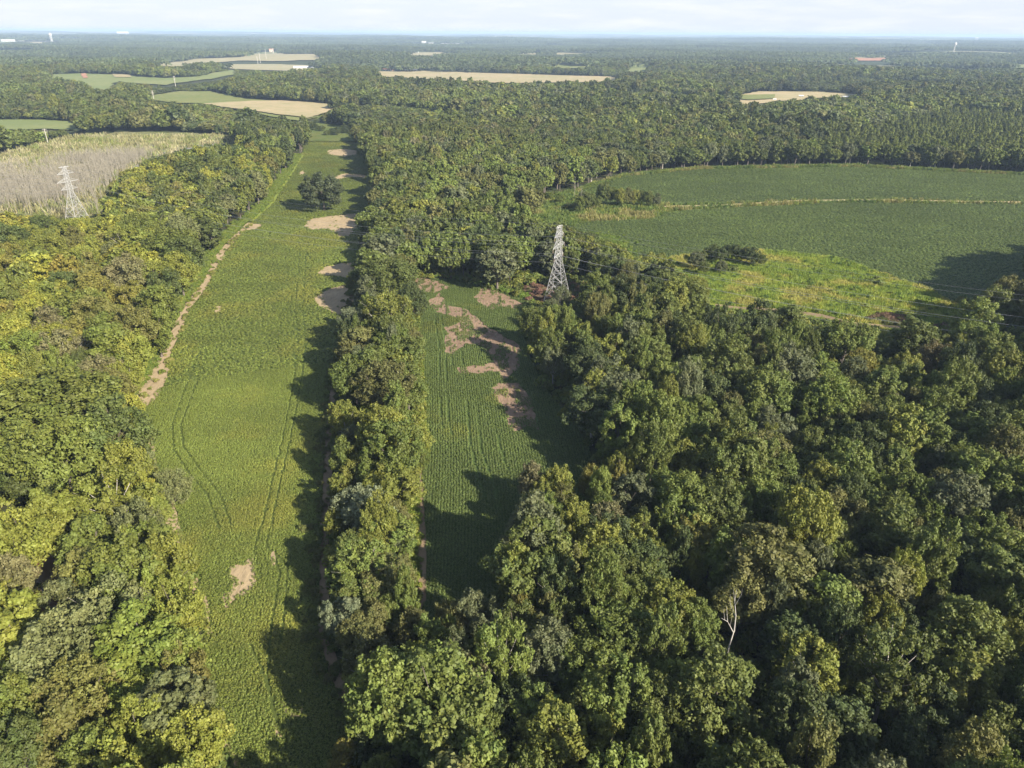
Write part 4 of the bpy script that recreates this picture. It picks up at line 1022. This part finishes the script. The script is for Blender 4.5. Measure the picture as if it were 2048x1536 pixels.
rim(wpx([(1160,380),(1250,350),(1400,336),(1700,331),(2048,348)]), 1.6, 1.2, ((.11, .15, .03), (.08, .12, .02)), 'weeds along the head of the upper right field')
rim(wpx([(1200,470),(1225,480),(1245,505),(1250,530),(1230,550),(1200,560)]), 4, .8, ((.09, .15, .02), (.13, .17, .025)), 'bright vines at the corner of the lower right field')

# ------------------------------------------------------------------ shrubs standing singly
SHR = """
1208 413 11 g the yellow-topped shrub at the left end of the hedge between the right fields|1224 412 9 g|1240 416 9 y|1254 415 9 o|1268 414 8 y|1282 414 8 g|1296 416 8 g|1310 417 7 e|1190 422 8 g|1172 424 9 g|
1158 428 8 b|1140 420 8 g|1120 408 9 b|1098 400 9 b|1082 412 8 g|1165 398 8 e|1390 540 12 e|1412 528 10 g|1432 530 13 d|1455 524 12 d|1478 527 12 d|1500 532 12 d|1520 535 9 g|1440 548 9 e|1465 545 8 g|1405 552 10 g|
1740 568 9 b|1760 572 9 b|1752 560 6 g|1640 590 5 b|1670 600 4 b|1705 583 4 g|1560 600 4 g|1605 570 4 g|1525 580 4 g|1615 655 7 b|1634 648 7 b|1652 645 6 b|1835 645 7 g|1808 648 6 b|1730 660 6 b|
628 262 8 d|644 264 7 g|672 272 9 d|690 268 9 d|655 272 6 g|1180 500 10 g|1205 512 9 b|1222 530 9 b|1190 535 10 g|1165 520 9 e"""
SREG = lambda px, py: ('in the hedge between the right fields' if 370 < py < 435 and px > 1060 else 'in the dark thicket at the left of the meadow' if px > 1370 and px < 1530 and py < 560 else 'at the far end of the left field' if px < 720
                       else 'in the vines beside the right pylon' if px < 1240 else 'along the meadow track' if py > 638 else 'out on the open meadow')
ss = [q.strip() for q in SHR.replace('\n', '').split('|') if q.strip()]
cntr = {}; parsed = []
for q in ss:
    w_ = q.split(); parsed.append((float(w_[0]), float(w_[1]), float(w_[2]), w_[3]))
for reg in sorted(set(SREG(p[0], p[1]) for p in parsed)):
    lst = sorted([p for p in parsed if SREG(p[0], p[1]) == reg], key=lambda p: p[0])
    for i, (px, py, r, c) in enumerate(lst):
        o_ = ['leftmost', 'second from left', 'third from left', 'fourth from left', 'fifth from left', 'sixth from left', 'seventh from left', 'eighth from left', 'ninth from left', 'tenth from left', 'eleventh from left', 'twelfth from left', 'thirteenth from left', 'fourteenth from left', 'fifteenth from left', 'rightmost'][min(i, 15)]
        x, y = ground(px, py); depth = -((np.array([x, y, -CAMH]) @ R)[2]); Rw = r * depth / FPX; hf = 1.7 if (1150 < px < 1320 and 400 < py < 430) else (1.4 if reg.startswith('in the dark') else 1.0); Rw *= (1 + (hf - 1) * .35)
        big = Rw > 2.6
        me_ = NEAR[[0, 5, 7, 3][i % 4]] if big else SHRUBS[i % 3]
        o = bpy.data.objects.new('shrub', me_); COL.objects.link(o)
        if big: o.scale = (Rw / 6.4, Rw / 6.4, Rw * .10 * hf); o.location = (x, y, -Rw * .25)
        else: o.scale = (Rw / 1.6,) * 3; o.location = (x, y, 0)
        o.rotation_euler = (0, 0, random.random() * 6.28)
        o.color = (*(np.array(TINT[c]) * random.uniform(.9, 1.1)), 1)
        tag(o, f'{CNAME[c]} shrub {reg}, {o_}', 'shrub', 'shrubs standing in the open')

def top_height(loc, py):      # height at which the ray through row py passes above a point
    lo, hi = 5, 80
    for _ in range(30):
        m_ = (lo + hi) / 2
        if project(loc[0], loc[1], m_)[1] > py: lo = m_
        else: hi = m_
    return lo
# ------------------------------------------------------------------ dead trees
def dead_mesh(seed, h=11.0, nb=7, r=.14, spread=1.0, m=None):
    g = np.random.default_rng(seed); V, F = [], []
    p = [Vector((0, 0, -.2))]
    for i in range(4): p.append(Vector((p[-1].x + g.normal() * .22, p[-1].y + g.normal() * .22, h * (i + 1) / 4)))
    for i in range(4): tube(V, F, p[i], p[i + 1], r * (1 - .22 * i), r * (1 - .22 * (i + 1)), 5)
    for i in range(nb):
        t_ = .35 + .6 * g.random(); s = Vector((p[0].lerp(p[4], t_).x, p[0].lerp(p[4], t_).y, h * t_)); a_ = g.random() * 6.28
        ln = h * (.12 + .16 * g.random()) * spread
        e = s + Vector((math.cos(a_) * ln * .6, math.sin(a_) * ln * .6, ln))
        tube(V, F, s, e, r * .4, r * .12, 4)
        e2 = s.lerp(e, .5) + Vector((g.normal() * ln * .3, g.normal() * ln * .3, ln * .5)); tube(V, F, s.lerp(e, .5), e2, r * .2, r * .08, 3)
    return fast_mesh('dead_trunk', np.array([tuple(v) for v in V]), np.array(F), [m or M_dead])
DEAD = [dead_mesh(s, r=.2) for s in (81, 82, 83, 84)]
sx_, sy_ = ground(1456, 1300, 9.0); st_ = top_height((sx_, sy_), 1180); print('snag top', st_)
V, F = [], []; hh = st_ - 9.0; rt = Vector((1, 0, 0))
def SP(a_, b_, c_=0.0): return Vector((a_, c_, 9.0 + b_ * hh))
tr_pts = [Vector((0, 0, -.3)), SP(0, 0), SP(.45, .35), SP(.25, .58), SP(-.35, .80, .3), SP(-.45, 1.0, .2)]
rd = [.24, .16, .12, .08, .045, .02]
for i_ in range(5): tube(V, F, tr_pts[i_], tr_pts[i_ + 1], rd[i_], rd[i_ + 1], 7)
for a_, b_, r_ in [(SP(.4, .3), SP(-1.3, .52, -.5), .13), (SP(-1.3, .52, -.5), SP(-2.6, .58, -.6), .07), (SP(-1.3, .52, -.5), SP(-1.7, .72, .3), .06), (SP(-1.9, .55, -.5), SP(-2.3, .70, 0), .04), (SP(-.6, .44, -.3), SP(-.8, .62, -.9), .05),
                   (SP(.3, .55), SP(-.9, .72, .8), .07), (SP(-.9, .72, .8), SP(-1.2, .88, .9), .04), (SP(-.2, .74, .2), SP(.35, .95, -.4), .06), (SP(.35, .95, -.4), SP(.3, 1.05, -.5), .03), (SP(-.35, .8, .3), SP(-1.0, .98, .2), .05), (SP(.1, .15), SP(.9, .3, .6), .06)]: tube(V, F, a_, b_, r_ * .7, r_ * .3, 5)
o = mesh_obj('bare_snag', V, F, M_snag); o.location = (sx_, sy_, 0)
tag(o, 'tall bare white snag in front of the big brownish tree', 'dead tree')
for i, (px, py, s_, lb) in enumerate([(1160,425,1.1,'bare pale dead tree in the hedge left of the lower right field'), (1148,395,1.0,'thin pale dead tree above the hedge of the right fields'), (1225,290,1.4,'bare dead tree sticking out of the woods behind the upper right field')]):
    x, y = ground(px, py); o = bpy.data.objects.new('dead_tree', DEAD[i]); COL.objects.link(o); o.location = (x, y, 0); o.scale = (s_, s_, s_ * 1.3); tag(o, lb, 'dead tree')
for i, (px, py, r, lb) in enumerate([(722, 545, 11, 'reddish brown dead bush at the head of the hedgerow'), (738, 552, 9, 'smaller brown bush just right of the reddish one at the hedgerow head'), (1228, 582, 9, 'brown brush clump right of the pylon foot'), (1075, 590, 8, 'brown brush clump left of the pylon foot')]):
    x, y = ground(px, py); Rw = r * 1.25 * -((np.array([x, y, -CAMH]) @ R)[2]) / FPX
    o = bpy.data.objects.new('dead_bush', SHRUBS[i % 3]); COL.objects.link(o); o.location = (x, y, 0); o.scale = (Rw / 1.6,) * 3; o.color = (.17, .095, .07, 1); tag(o, lb, 'bush')
# the drowned trees of the swamp
a_ = np.array(wSWAMP); X = rng.uniform(a_[:, 0].min(), a_[:, 0].max(), 30000); Y = rng.uniform(a_[:, 1].min(), a_[:, 1].max(), 30000)
px, py, w = project(X, Y, 0 * X)
k = inside(wSWAMP, X, Y) & (px > -20) & (px < 520); X, Y, px, py = X[k], Y[k], px[k], py[k]
dens = np.clip((fbm(X, Y, 60, 3) - .36) * 3.2, .12, 1) * np.where(py < 285, .75, 1.0)
k = rng.random(len(X)) < dens; X, Y, py = X[k], Y[k], py[k]
order = np.argsort(np.hypot(X, Y)); X, Y = X[order][:3000], Y[order][:3000]
nI = 280
for i in range(nI):
    o = bpy.data.objects.new('drowned_tree', DEAD[i % 4]); COL.objects.link(o); o.location = (X[i], Y[i], .2); o.rotation_euler = (random.gauss(0, .04), random.gauss(0, .04), random.random() * 6.28)
    s_ = random.uniform(.6, 1.05); o.scale = (s_ * .8, s_ * .8, s_ * 1.1)
    tag(o, 'bare grey drowned trunk at the near side of the swamp', 'dead tree', 'drowned trees of the swamp')
n = len(X) - nI; X, Y = X[nI:], Y[nI:]
C_dead = make_sources('dead_source', DEAD)
s = np.stack([.8 + .5 * rng.random(n)] * 2 + [.6 + .6 * rng.random(n)], 1)
scatter('drowned_trees', C_dead, np.column_stack([X, Y, np.full(n, .2)]), rng.integers(0, 4, n), rng.random(n) * 6.28, s, np.ones((n, 3)) * .3, 'grey drowned trunks standing across the swamp', 'dead trees')

# ------------------------------------------------------------------ pylons
LDIR = Vector((PYL[1][0] - PYL[0][0], PYL[1][1] - PYL[0][1], 0)).normalized()      # along the line, towards the left pylon
ADIR = Vector((LDIR.y, -LDIR.x, 0))                                                # along the arms
def pylon(loc, H_, base, arms, label, ext=1.0):
    e = empty('lattice_pylon', (loc[0], loc[1], 0)); 
    tag(e, label, 'pylon')
    zw = H_ * .56; topw = 1.25; bw = base / 2
    def half(z): return bw + (topw - bw) * min(1, z / zw) if z < zw else topw + (.8 - topw) * (z - zw) / (H_ - zw)
    def corner(i, z):
        h = half(z); sx, sy = ((-1, -1), (1, -1), (1, 1), (-1, 1))[i]
        return LDIR * (sx * h) + ADIR * (sy * h) + Vector((0, 0, z))
    levels = [0, .16 * H_, .29 * H_, .40 * H_, .49 * H_, zw] + [zw + (H_ - zw) * t_ for t_ in (.14, .28, .42, .56, .70, .85, 1.0)]
    for i in range(4):
        V, F = [], []
        for a0, a1 in zip(levels[:-1], levels[1:]): tube(V, F, corner(i, a0), corner(i, a1), .14 * ext, .13 * ext, 4)
        mesh_obj('leg', V, F, M_steel, e)
    for si in range(4):
        V, F = [], []; j = (si + 1) % 4
        for li, (a0, a1) in enumerate(zip(levels[:-1], levels[1:])):
            r_ = .075 * ext if li < 5 else .055 * ext
            tube(V, F, corner(si, a0), corner(j, a1), r_, r_, 3); tube(V, F, corner(j, a0), corner(si, a1), r_, r_, 3)
            if li > 0: tube(V, F, corner(si, a0), corner(j, a0), r_, r_, 3)
            if li < 3:
                m0 = (corner(si, a0) + corner(j, a1)) / 2
                tube(V, F, m0, (corner(si, a0) + corner(si, a1)) / 2, r_ * .8, r_ * .8, 3); tube(V, F, m0, (corner(j, a0) + corner(j, a1)) / 2, r_ * .8, r_ * .8, 3)
        mesh_obj('bracing', V, F, M_steel, e)
    tips = []
    for z, L_ in arms:
        for sgn in (-1, 1):
            V, F = [], []
            tip = ADIR * (sgn * L_) + Vector((0, 0, z)); h = half(z)
            for s2 in (-1, 1):
                lo = ADIR * (sgn * h) + LDIR * (s2 * h) + Vector((0, 0, z)); up = ADIR * (sgn * half(z + 2.2)) + LDIR * (s2 * h) + Vector((0, 0, min(H_, z + 2.2)))
                tube(V, F, lo, tip, .09 * ext, .06 * ext, 4); tube(V, F, up, tip, .08 * ext, .06 * ext, 4)
                for t_ in (.3, .62): tube(V, F, lo.lerp(tip, t_), up.lerp(tip, t_ - .12), .05 * ext, .05 * ext, 3)
            tube(V, F, ADIR * (sgn * h) + LDIR * h + Vector((0, 0, z)), (ADIR * (sgn * h) - LDIR * h + Vector((0, 0, z))).lerp(tip, .4), .05 * ext, .05 * ext, 3)
            arm = mesh_obj('cross_arm', V, F, M_steel, e)
            if z < H_ - 1:
                V, F = [], []
                for q in range(7): tube(V, F, tip - Vector((0, 0, .15 + q * .24)), tip - Vector((0, 0, .32 + q * .24)), .16, .09, 6)
                mesh_obj('insulator', V, F, M_insul, arm)
                tips.append(Vector((loc[0], loc[1], 0)) + tip - Vector((0, 0, 1.9)))
            else: tips.append(Vector((loc[0], loc[1], 0)) + tip)
    return tips
def arms_for(H_, k=1.0): return [(H_ * .62, 5.6 * k), (H_ * .745, 7.0 * k), (H_ * .88, 5.6 * k), (H_ - .3, 3.6 * k)]
HR = top_height(PYL[0], 452); HL = top_height(PYL[1], 333)
print('pylons', PYL, HR, HL)
tR = pylon(PYL[0], HR, 10.0, arms_for(HR), 'steel lattice pylon standing between the middle field and the right woods')
tL = pylon(PYL[1], HL, 11.5, arms_for(HL, 1.05), 'steel lattice pylon at the edge of the swamp on the left', ext=1.15)
vec = Vector((PYL[1][0] - PYL[0][0], PYL[1][1] - PYL[0][1], 0))
wl = ['lower far', 'lower near', 'middle far', 'middle near', 'upper far', 'upper near', 'far top earth', 'near top earth']
def wirename(i): return f'{"power" if i < 6 else "thin earth"} wire on the {["lower", "middle", "upper", "top"][i // 2]} arms, {"far" if i % 2 else "near"} side of the pylons'
for i in range(8):
    V, F = [], []
    pts = [tR[i] - vec, tR[i], tL[i], tL[i] + vec]
    for a0, a1 in zip(pts[:-1], pts[1:]):
        sag = 9.0 if i < 6 else 6.0; last = None
        for s_ in range(33):
            t_ = s_ / 32; p_ = a0.lerp(a1, t_); p_.z -= sag * 4 * t_ * (1 - t_)
            if last is not None: tube(V, F, last, p_, .036 if i < 6 else .022, .036 if i < 6 else .022, 4)
            last = p_
    o = mesh_obj('power_line', V, F, M_wire)
    tag(o, wirename(i), 'power line', 'power lines between the pylons')

# wooden / steel poles of the smaller line
M_pole = plain('pole_grey', (.48, .45, .41), .7, var=.1)
POLES = [(97,290,257,'tall pale pole nearest the swamp, leftmost of its row'), (187,253,226,'second pale pole of the row behind the swamp'), (255,222,203,'third pale pole of the row, above the woods'), (309,205,181,'pale pole on the edge of the far pasture'),
         (521,126,105,'left pole of the pair on the olive hilltop field'), (533,120,98,'right pole of the pair on the olive hilltop field'), (516,129,112,'tiny pole below the olive hilltop field'), (547,108,96,'tiny pole by the farmhouse on the hill'), (352,176,152,'faint lattice mast beyond the pasture trees')]
for px, py, pt, lb in POLES:
    x, y = ground(px, py); h = top_height((x, y), pt) - float(terrain(x, y)); h = min(max(h, 9), 42)
    z0 = float(terrain(x, y)); d = math.hypot(x, y); r_ = .14 + d * .00014
    e = empty('utility_pole', (x, y, z0)); tag(e, lb, 'pole')
    V, F = [], []; tube(V, F, (0, 0, -.5), (0, 0, h), r_ * 1.2, r_ * .8, 8); mesh_obj('pole', V, F, M_pole, e)
    for k_, (zz, L_) in enumerate(((h * .95, 2.2), (h * .84, 2.8), (h * .73, 2.2))):
        V, F = [], []; d_ = ADIR if px > 400 else Vector((.96, .28, 0)); tube(V, F, Vector((0, 0, zz)) - d_ * L_, Vector((0, 0, zz)) + d_ * L_, r_ * .6, r_ * .6, 4); mesh_obj('cross_arm', V, F, M_pole, e)

# ------------------------------------------------------------------ far buildings
M_white = plain('white_wall', (.46, .455, .44), .6, var=.06, scale=.3)
M_roofg = plain('grey_roof', (.55, .56, .58), .5, var=.1, scale=.2)
M_roofr = plain('rust_roof', (.42, .2, .14), .6, var=.15, scale=.2)
M_roofd = plain('dark_roof', (.1, .12, .15), .5, var=.1, scale=.2)
M_dark = plain('opening', (.05, .05, .055), .4)
M_brick = plain('tan_wall', (.5, .38, .28), .7)
def building(px, py, wpx_, hpx, label, wall=None, roof=None, depth=.5, gable=True, rz=0.0, zoff=0.0):
    x, y = ground(px, py); z0 = float(terrain(x, y)); dd = math.hypot(x, y)
    w = wpx_ * dd / FPX; h = max(3.5, hpx * dd / FPX); dp = w * depth
    e = empty('building', (x, y, z0 + zoff), math.atan2(-x, y) + rz); tag(e, label, 'building')
    hw = h * (.68 if gable else .92)
    V, F = [], []; box(V, F, (0, 0, hw / 2 - .5), (w, dp, hw + 1)); mesh_obj('wall', V, F, wall or M_white, e)
    V, F = [], []
    if gable:
        o_ = .6; V += [(-w/2-o_, -dp/2-o_, hw), (w/2+o_, -dp/2-o_, hw), (w/2+o_, dp/2+o_, hw), (-w/2-o_, dp/2+o_, hw), (-w/2-o_, 0, h), (w/2+o_, 0, h)]
        F += [(0,1,5,4), (2,3,4,5), (0,4,3), (1,2,5), (0,3,2,1)]
    else: box(V, F, (0, 0, hw + .2), (w + 1, dp + 1, .9))
    mesh_obj('roof', V, F, roof or M_roofg, e)
    n = max(2, min(6, int(w / 9)))
    for i in range(n):
        V, F = [], []; xx = -w / 2 + (i + .5) * w / n
        box(V, F, (xx, -dp / 2 - .04, hw * .42), (w / n * .42, .1, hw * .42)); mesh_obj('door' if i == n // 2 else 'window', V, F, M_dark, e)
    return e
building(247, 72, 17, 7, 'long white warehouse block on the far horizon', gable=False)
building(10, 83, 10, 3, 'white sheds at the far left edge of the distant town', gable=False)
building(24, 83, 9, 3, 'white shed right beside the leftmost sheds of the distant town')
building(52, 82, 16, 3, 'long white store in the distant town, left of the water tower', gable=False)
building(64, 82, 8, 3, 'small white store just left of the middle of the distant town')
building(90, 83, 6, 3, 'little white house left below the water tower')
building(133, 81, 5, 2.6, 'tiny white house right of the water tower')
building(178, 80, 9, 2.4, 'low white shed right of the distant town')
building(612, 138, 42, 5, 'long low pale greenhouse behind the tall pines', gable=True, depth=.3)
building(650, 140, 14, 5, 'white shed at the right end of the long greenhouse')
building(774, 142, 15, 4, 'red-roofed barn at the left end of the tan field', roof=M_roofr)
building(786, 143, 6, 3, 'small rusty shed right beside the red-roofed barn', roof=M_roofr, wall=M_brick)
building(822, 143, 22, 4, 'long grey-roofed barn on the tan field', roof=M_roofg, wall=M_brick)
building(834, 107, 7, 3, 'white shed on the far hilltop field')
building(848, 88, 8, 5, 'white mill tower block on the horizon', gable=False)
building(862, 89, 10, 3, 'white mill hall beside the tower block', gable=False)
building(908, 90, 45, 2.6, 'very long low grey plant on the horizon', gable=False, depth=.2)
building(1054, 92, 6, 3, 'lone tiny white house below the horizon')
building(1290, 93, 14, 3.4, 'white hall, left of the pair on the right horizon', gable=False)
building(1306, 93, 20, 2.8, 'long white hall, right of the pair on the right horizon', gable=False, depth=.25)
building(1388, 110, 6, 6, 'white silo-like house alone in the right-hand woods', roof=M_roofd)
building(1786, 117, 11, 4, 'dark-roofed open shed at the red clay yard', roof=M_roofd)
building(543, 104, 7, 5, 'tan farmhouse on the far wooded hill', wall=M_brick, roof=M_roofr)
building(600, 105, 5, 4, 'small tan house right of the farmhouse hill', wall=M_brick)
building(640, 104, 10, 2.6, 'pale roofed shed at the right end of the wooded hill')
building(1549, 202, 5, 4, 'small white farm shed at the edge of the farmyard')
building(1602, 195, 7, 4, 'white barn at the middle of the farmyard')
building(1697, 196, 18, 2.6, 'long low white poultry house at the farmyard', gable=True, depth=.3)
building(1440, 98, 5, 3, 'tiny white house far off on the right')
building(1953, 79, 5, 3, 'tiny white tower house near the right horizon')
# water tower and mast
x, y = ground(104, 84); dd = math.hypot(x, y); z0 = float(terrain(x, y)); h = 13 * dd / FPX
e = empty('water_tower', (x, y, z0)); tag(e, 'white water tower rising over the distant town', 'water tower')
V, F = [], []
for i in range(6):
    a_ = i * math.pi / 3; tube(V, F, (math.cos(a_) * h * .12, math.sin(a_) * h * .12, 0), (math.cos(a_) * h * .1, math.sin(a_) * h * .1, h * .7), h * .02, h * .02, 6)
tube(V, F, (0, 0, 0), (0, 0, h * .7), h * .05, h * .05, 10); mesh_obj('tower_leg', V, F, M_white, e)
V, F = [], []; prof = [(0.02, .62), (.13, .68), (.17, .76), (.17, .86), (.12, .95), (.02, 1.0)]
for (r0, z0_), (r1, z1_) in zip(prof[:-1], prof[1:]): tube(V, F, (0, 0, z0_ * h), (0, 0, z1_ * h), r0 * h, r1 * h, 16)
mesh_obj('tank', V, F, M_white, e)
x, y = ground(1907, 104); dd = math.hypot(x, y); z0 = float(terrain(x, y)); h = 14 * dd / FPX
e = empty('water_tower', (x, y, z0)); tag(e, 'pale water tower standing in the woods on the far right', 'water tower')
V, F = [], []; tube(V, F, (0, 0, 0), (0, 0, h * .8), h * .045, h * .035, 10); mesh_obj('tower_leg', V, F, M_pole, e)
V, F = [], []
for (r0, z0_), (r1, z1_) in zip(prof[:-1], prof[1:]): tube(V, F, (0, 0, z0_ * h), (0, 0, z1_ * h), r0 * h * .8, r1 * h * .8, 16)
mesh_obj('tank', V, F, M_white, e)

# ------------------------------------------------------------------ haze
V, F = [], []
box(V, F, (0, 14000, (134 - 75) / 2), (70000, 66000, 134 + 75))
M_haze, t = mat('haze')
pv = N(t, 'ShaderNodeVolumePrincipled'); pv.inputs['Density'].default_value = 7.2e-5; pv.inputs['Color'].default_value = (.57, .75, 1, 1)
pv.inputs['Anisotropy'].default_value = .0
o_ = N(t, 'ShaderNodeOutputMaterial'); t.links.new(pv.outputs[0], o_.inputs['Volume'])
hz = mesh_obj('haze', V, F, M_haze, kind='stuff')
print('counts', cnt, n1_, n2_, n3_, n4_, n5_, 'trees', len(items))
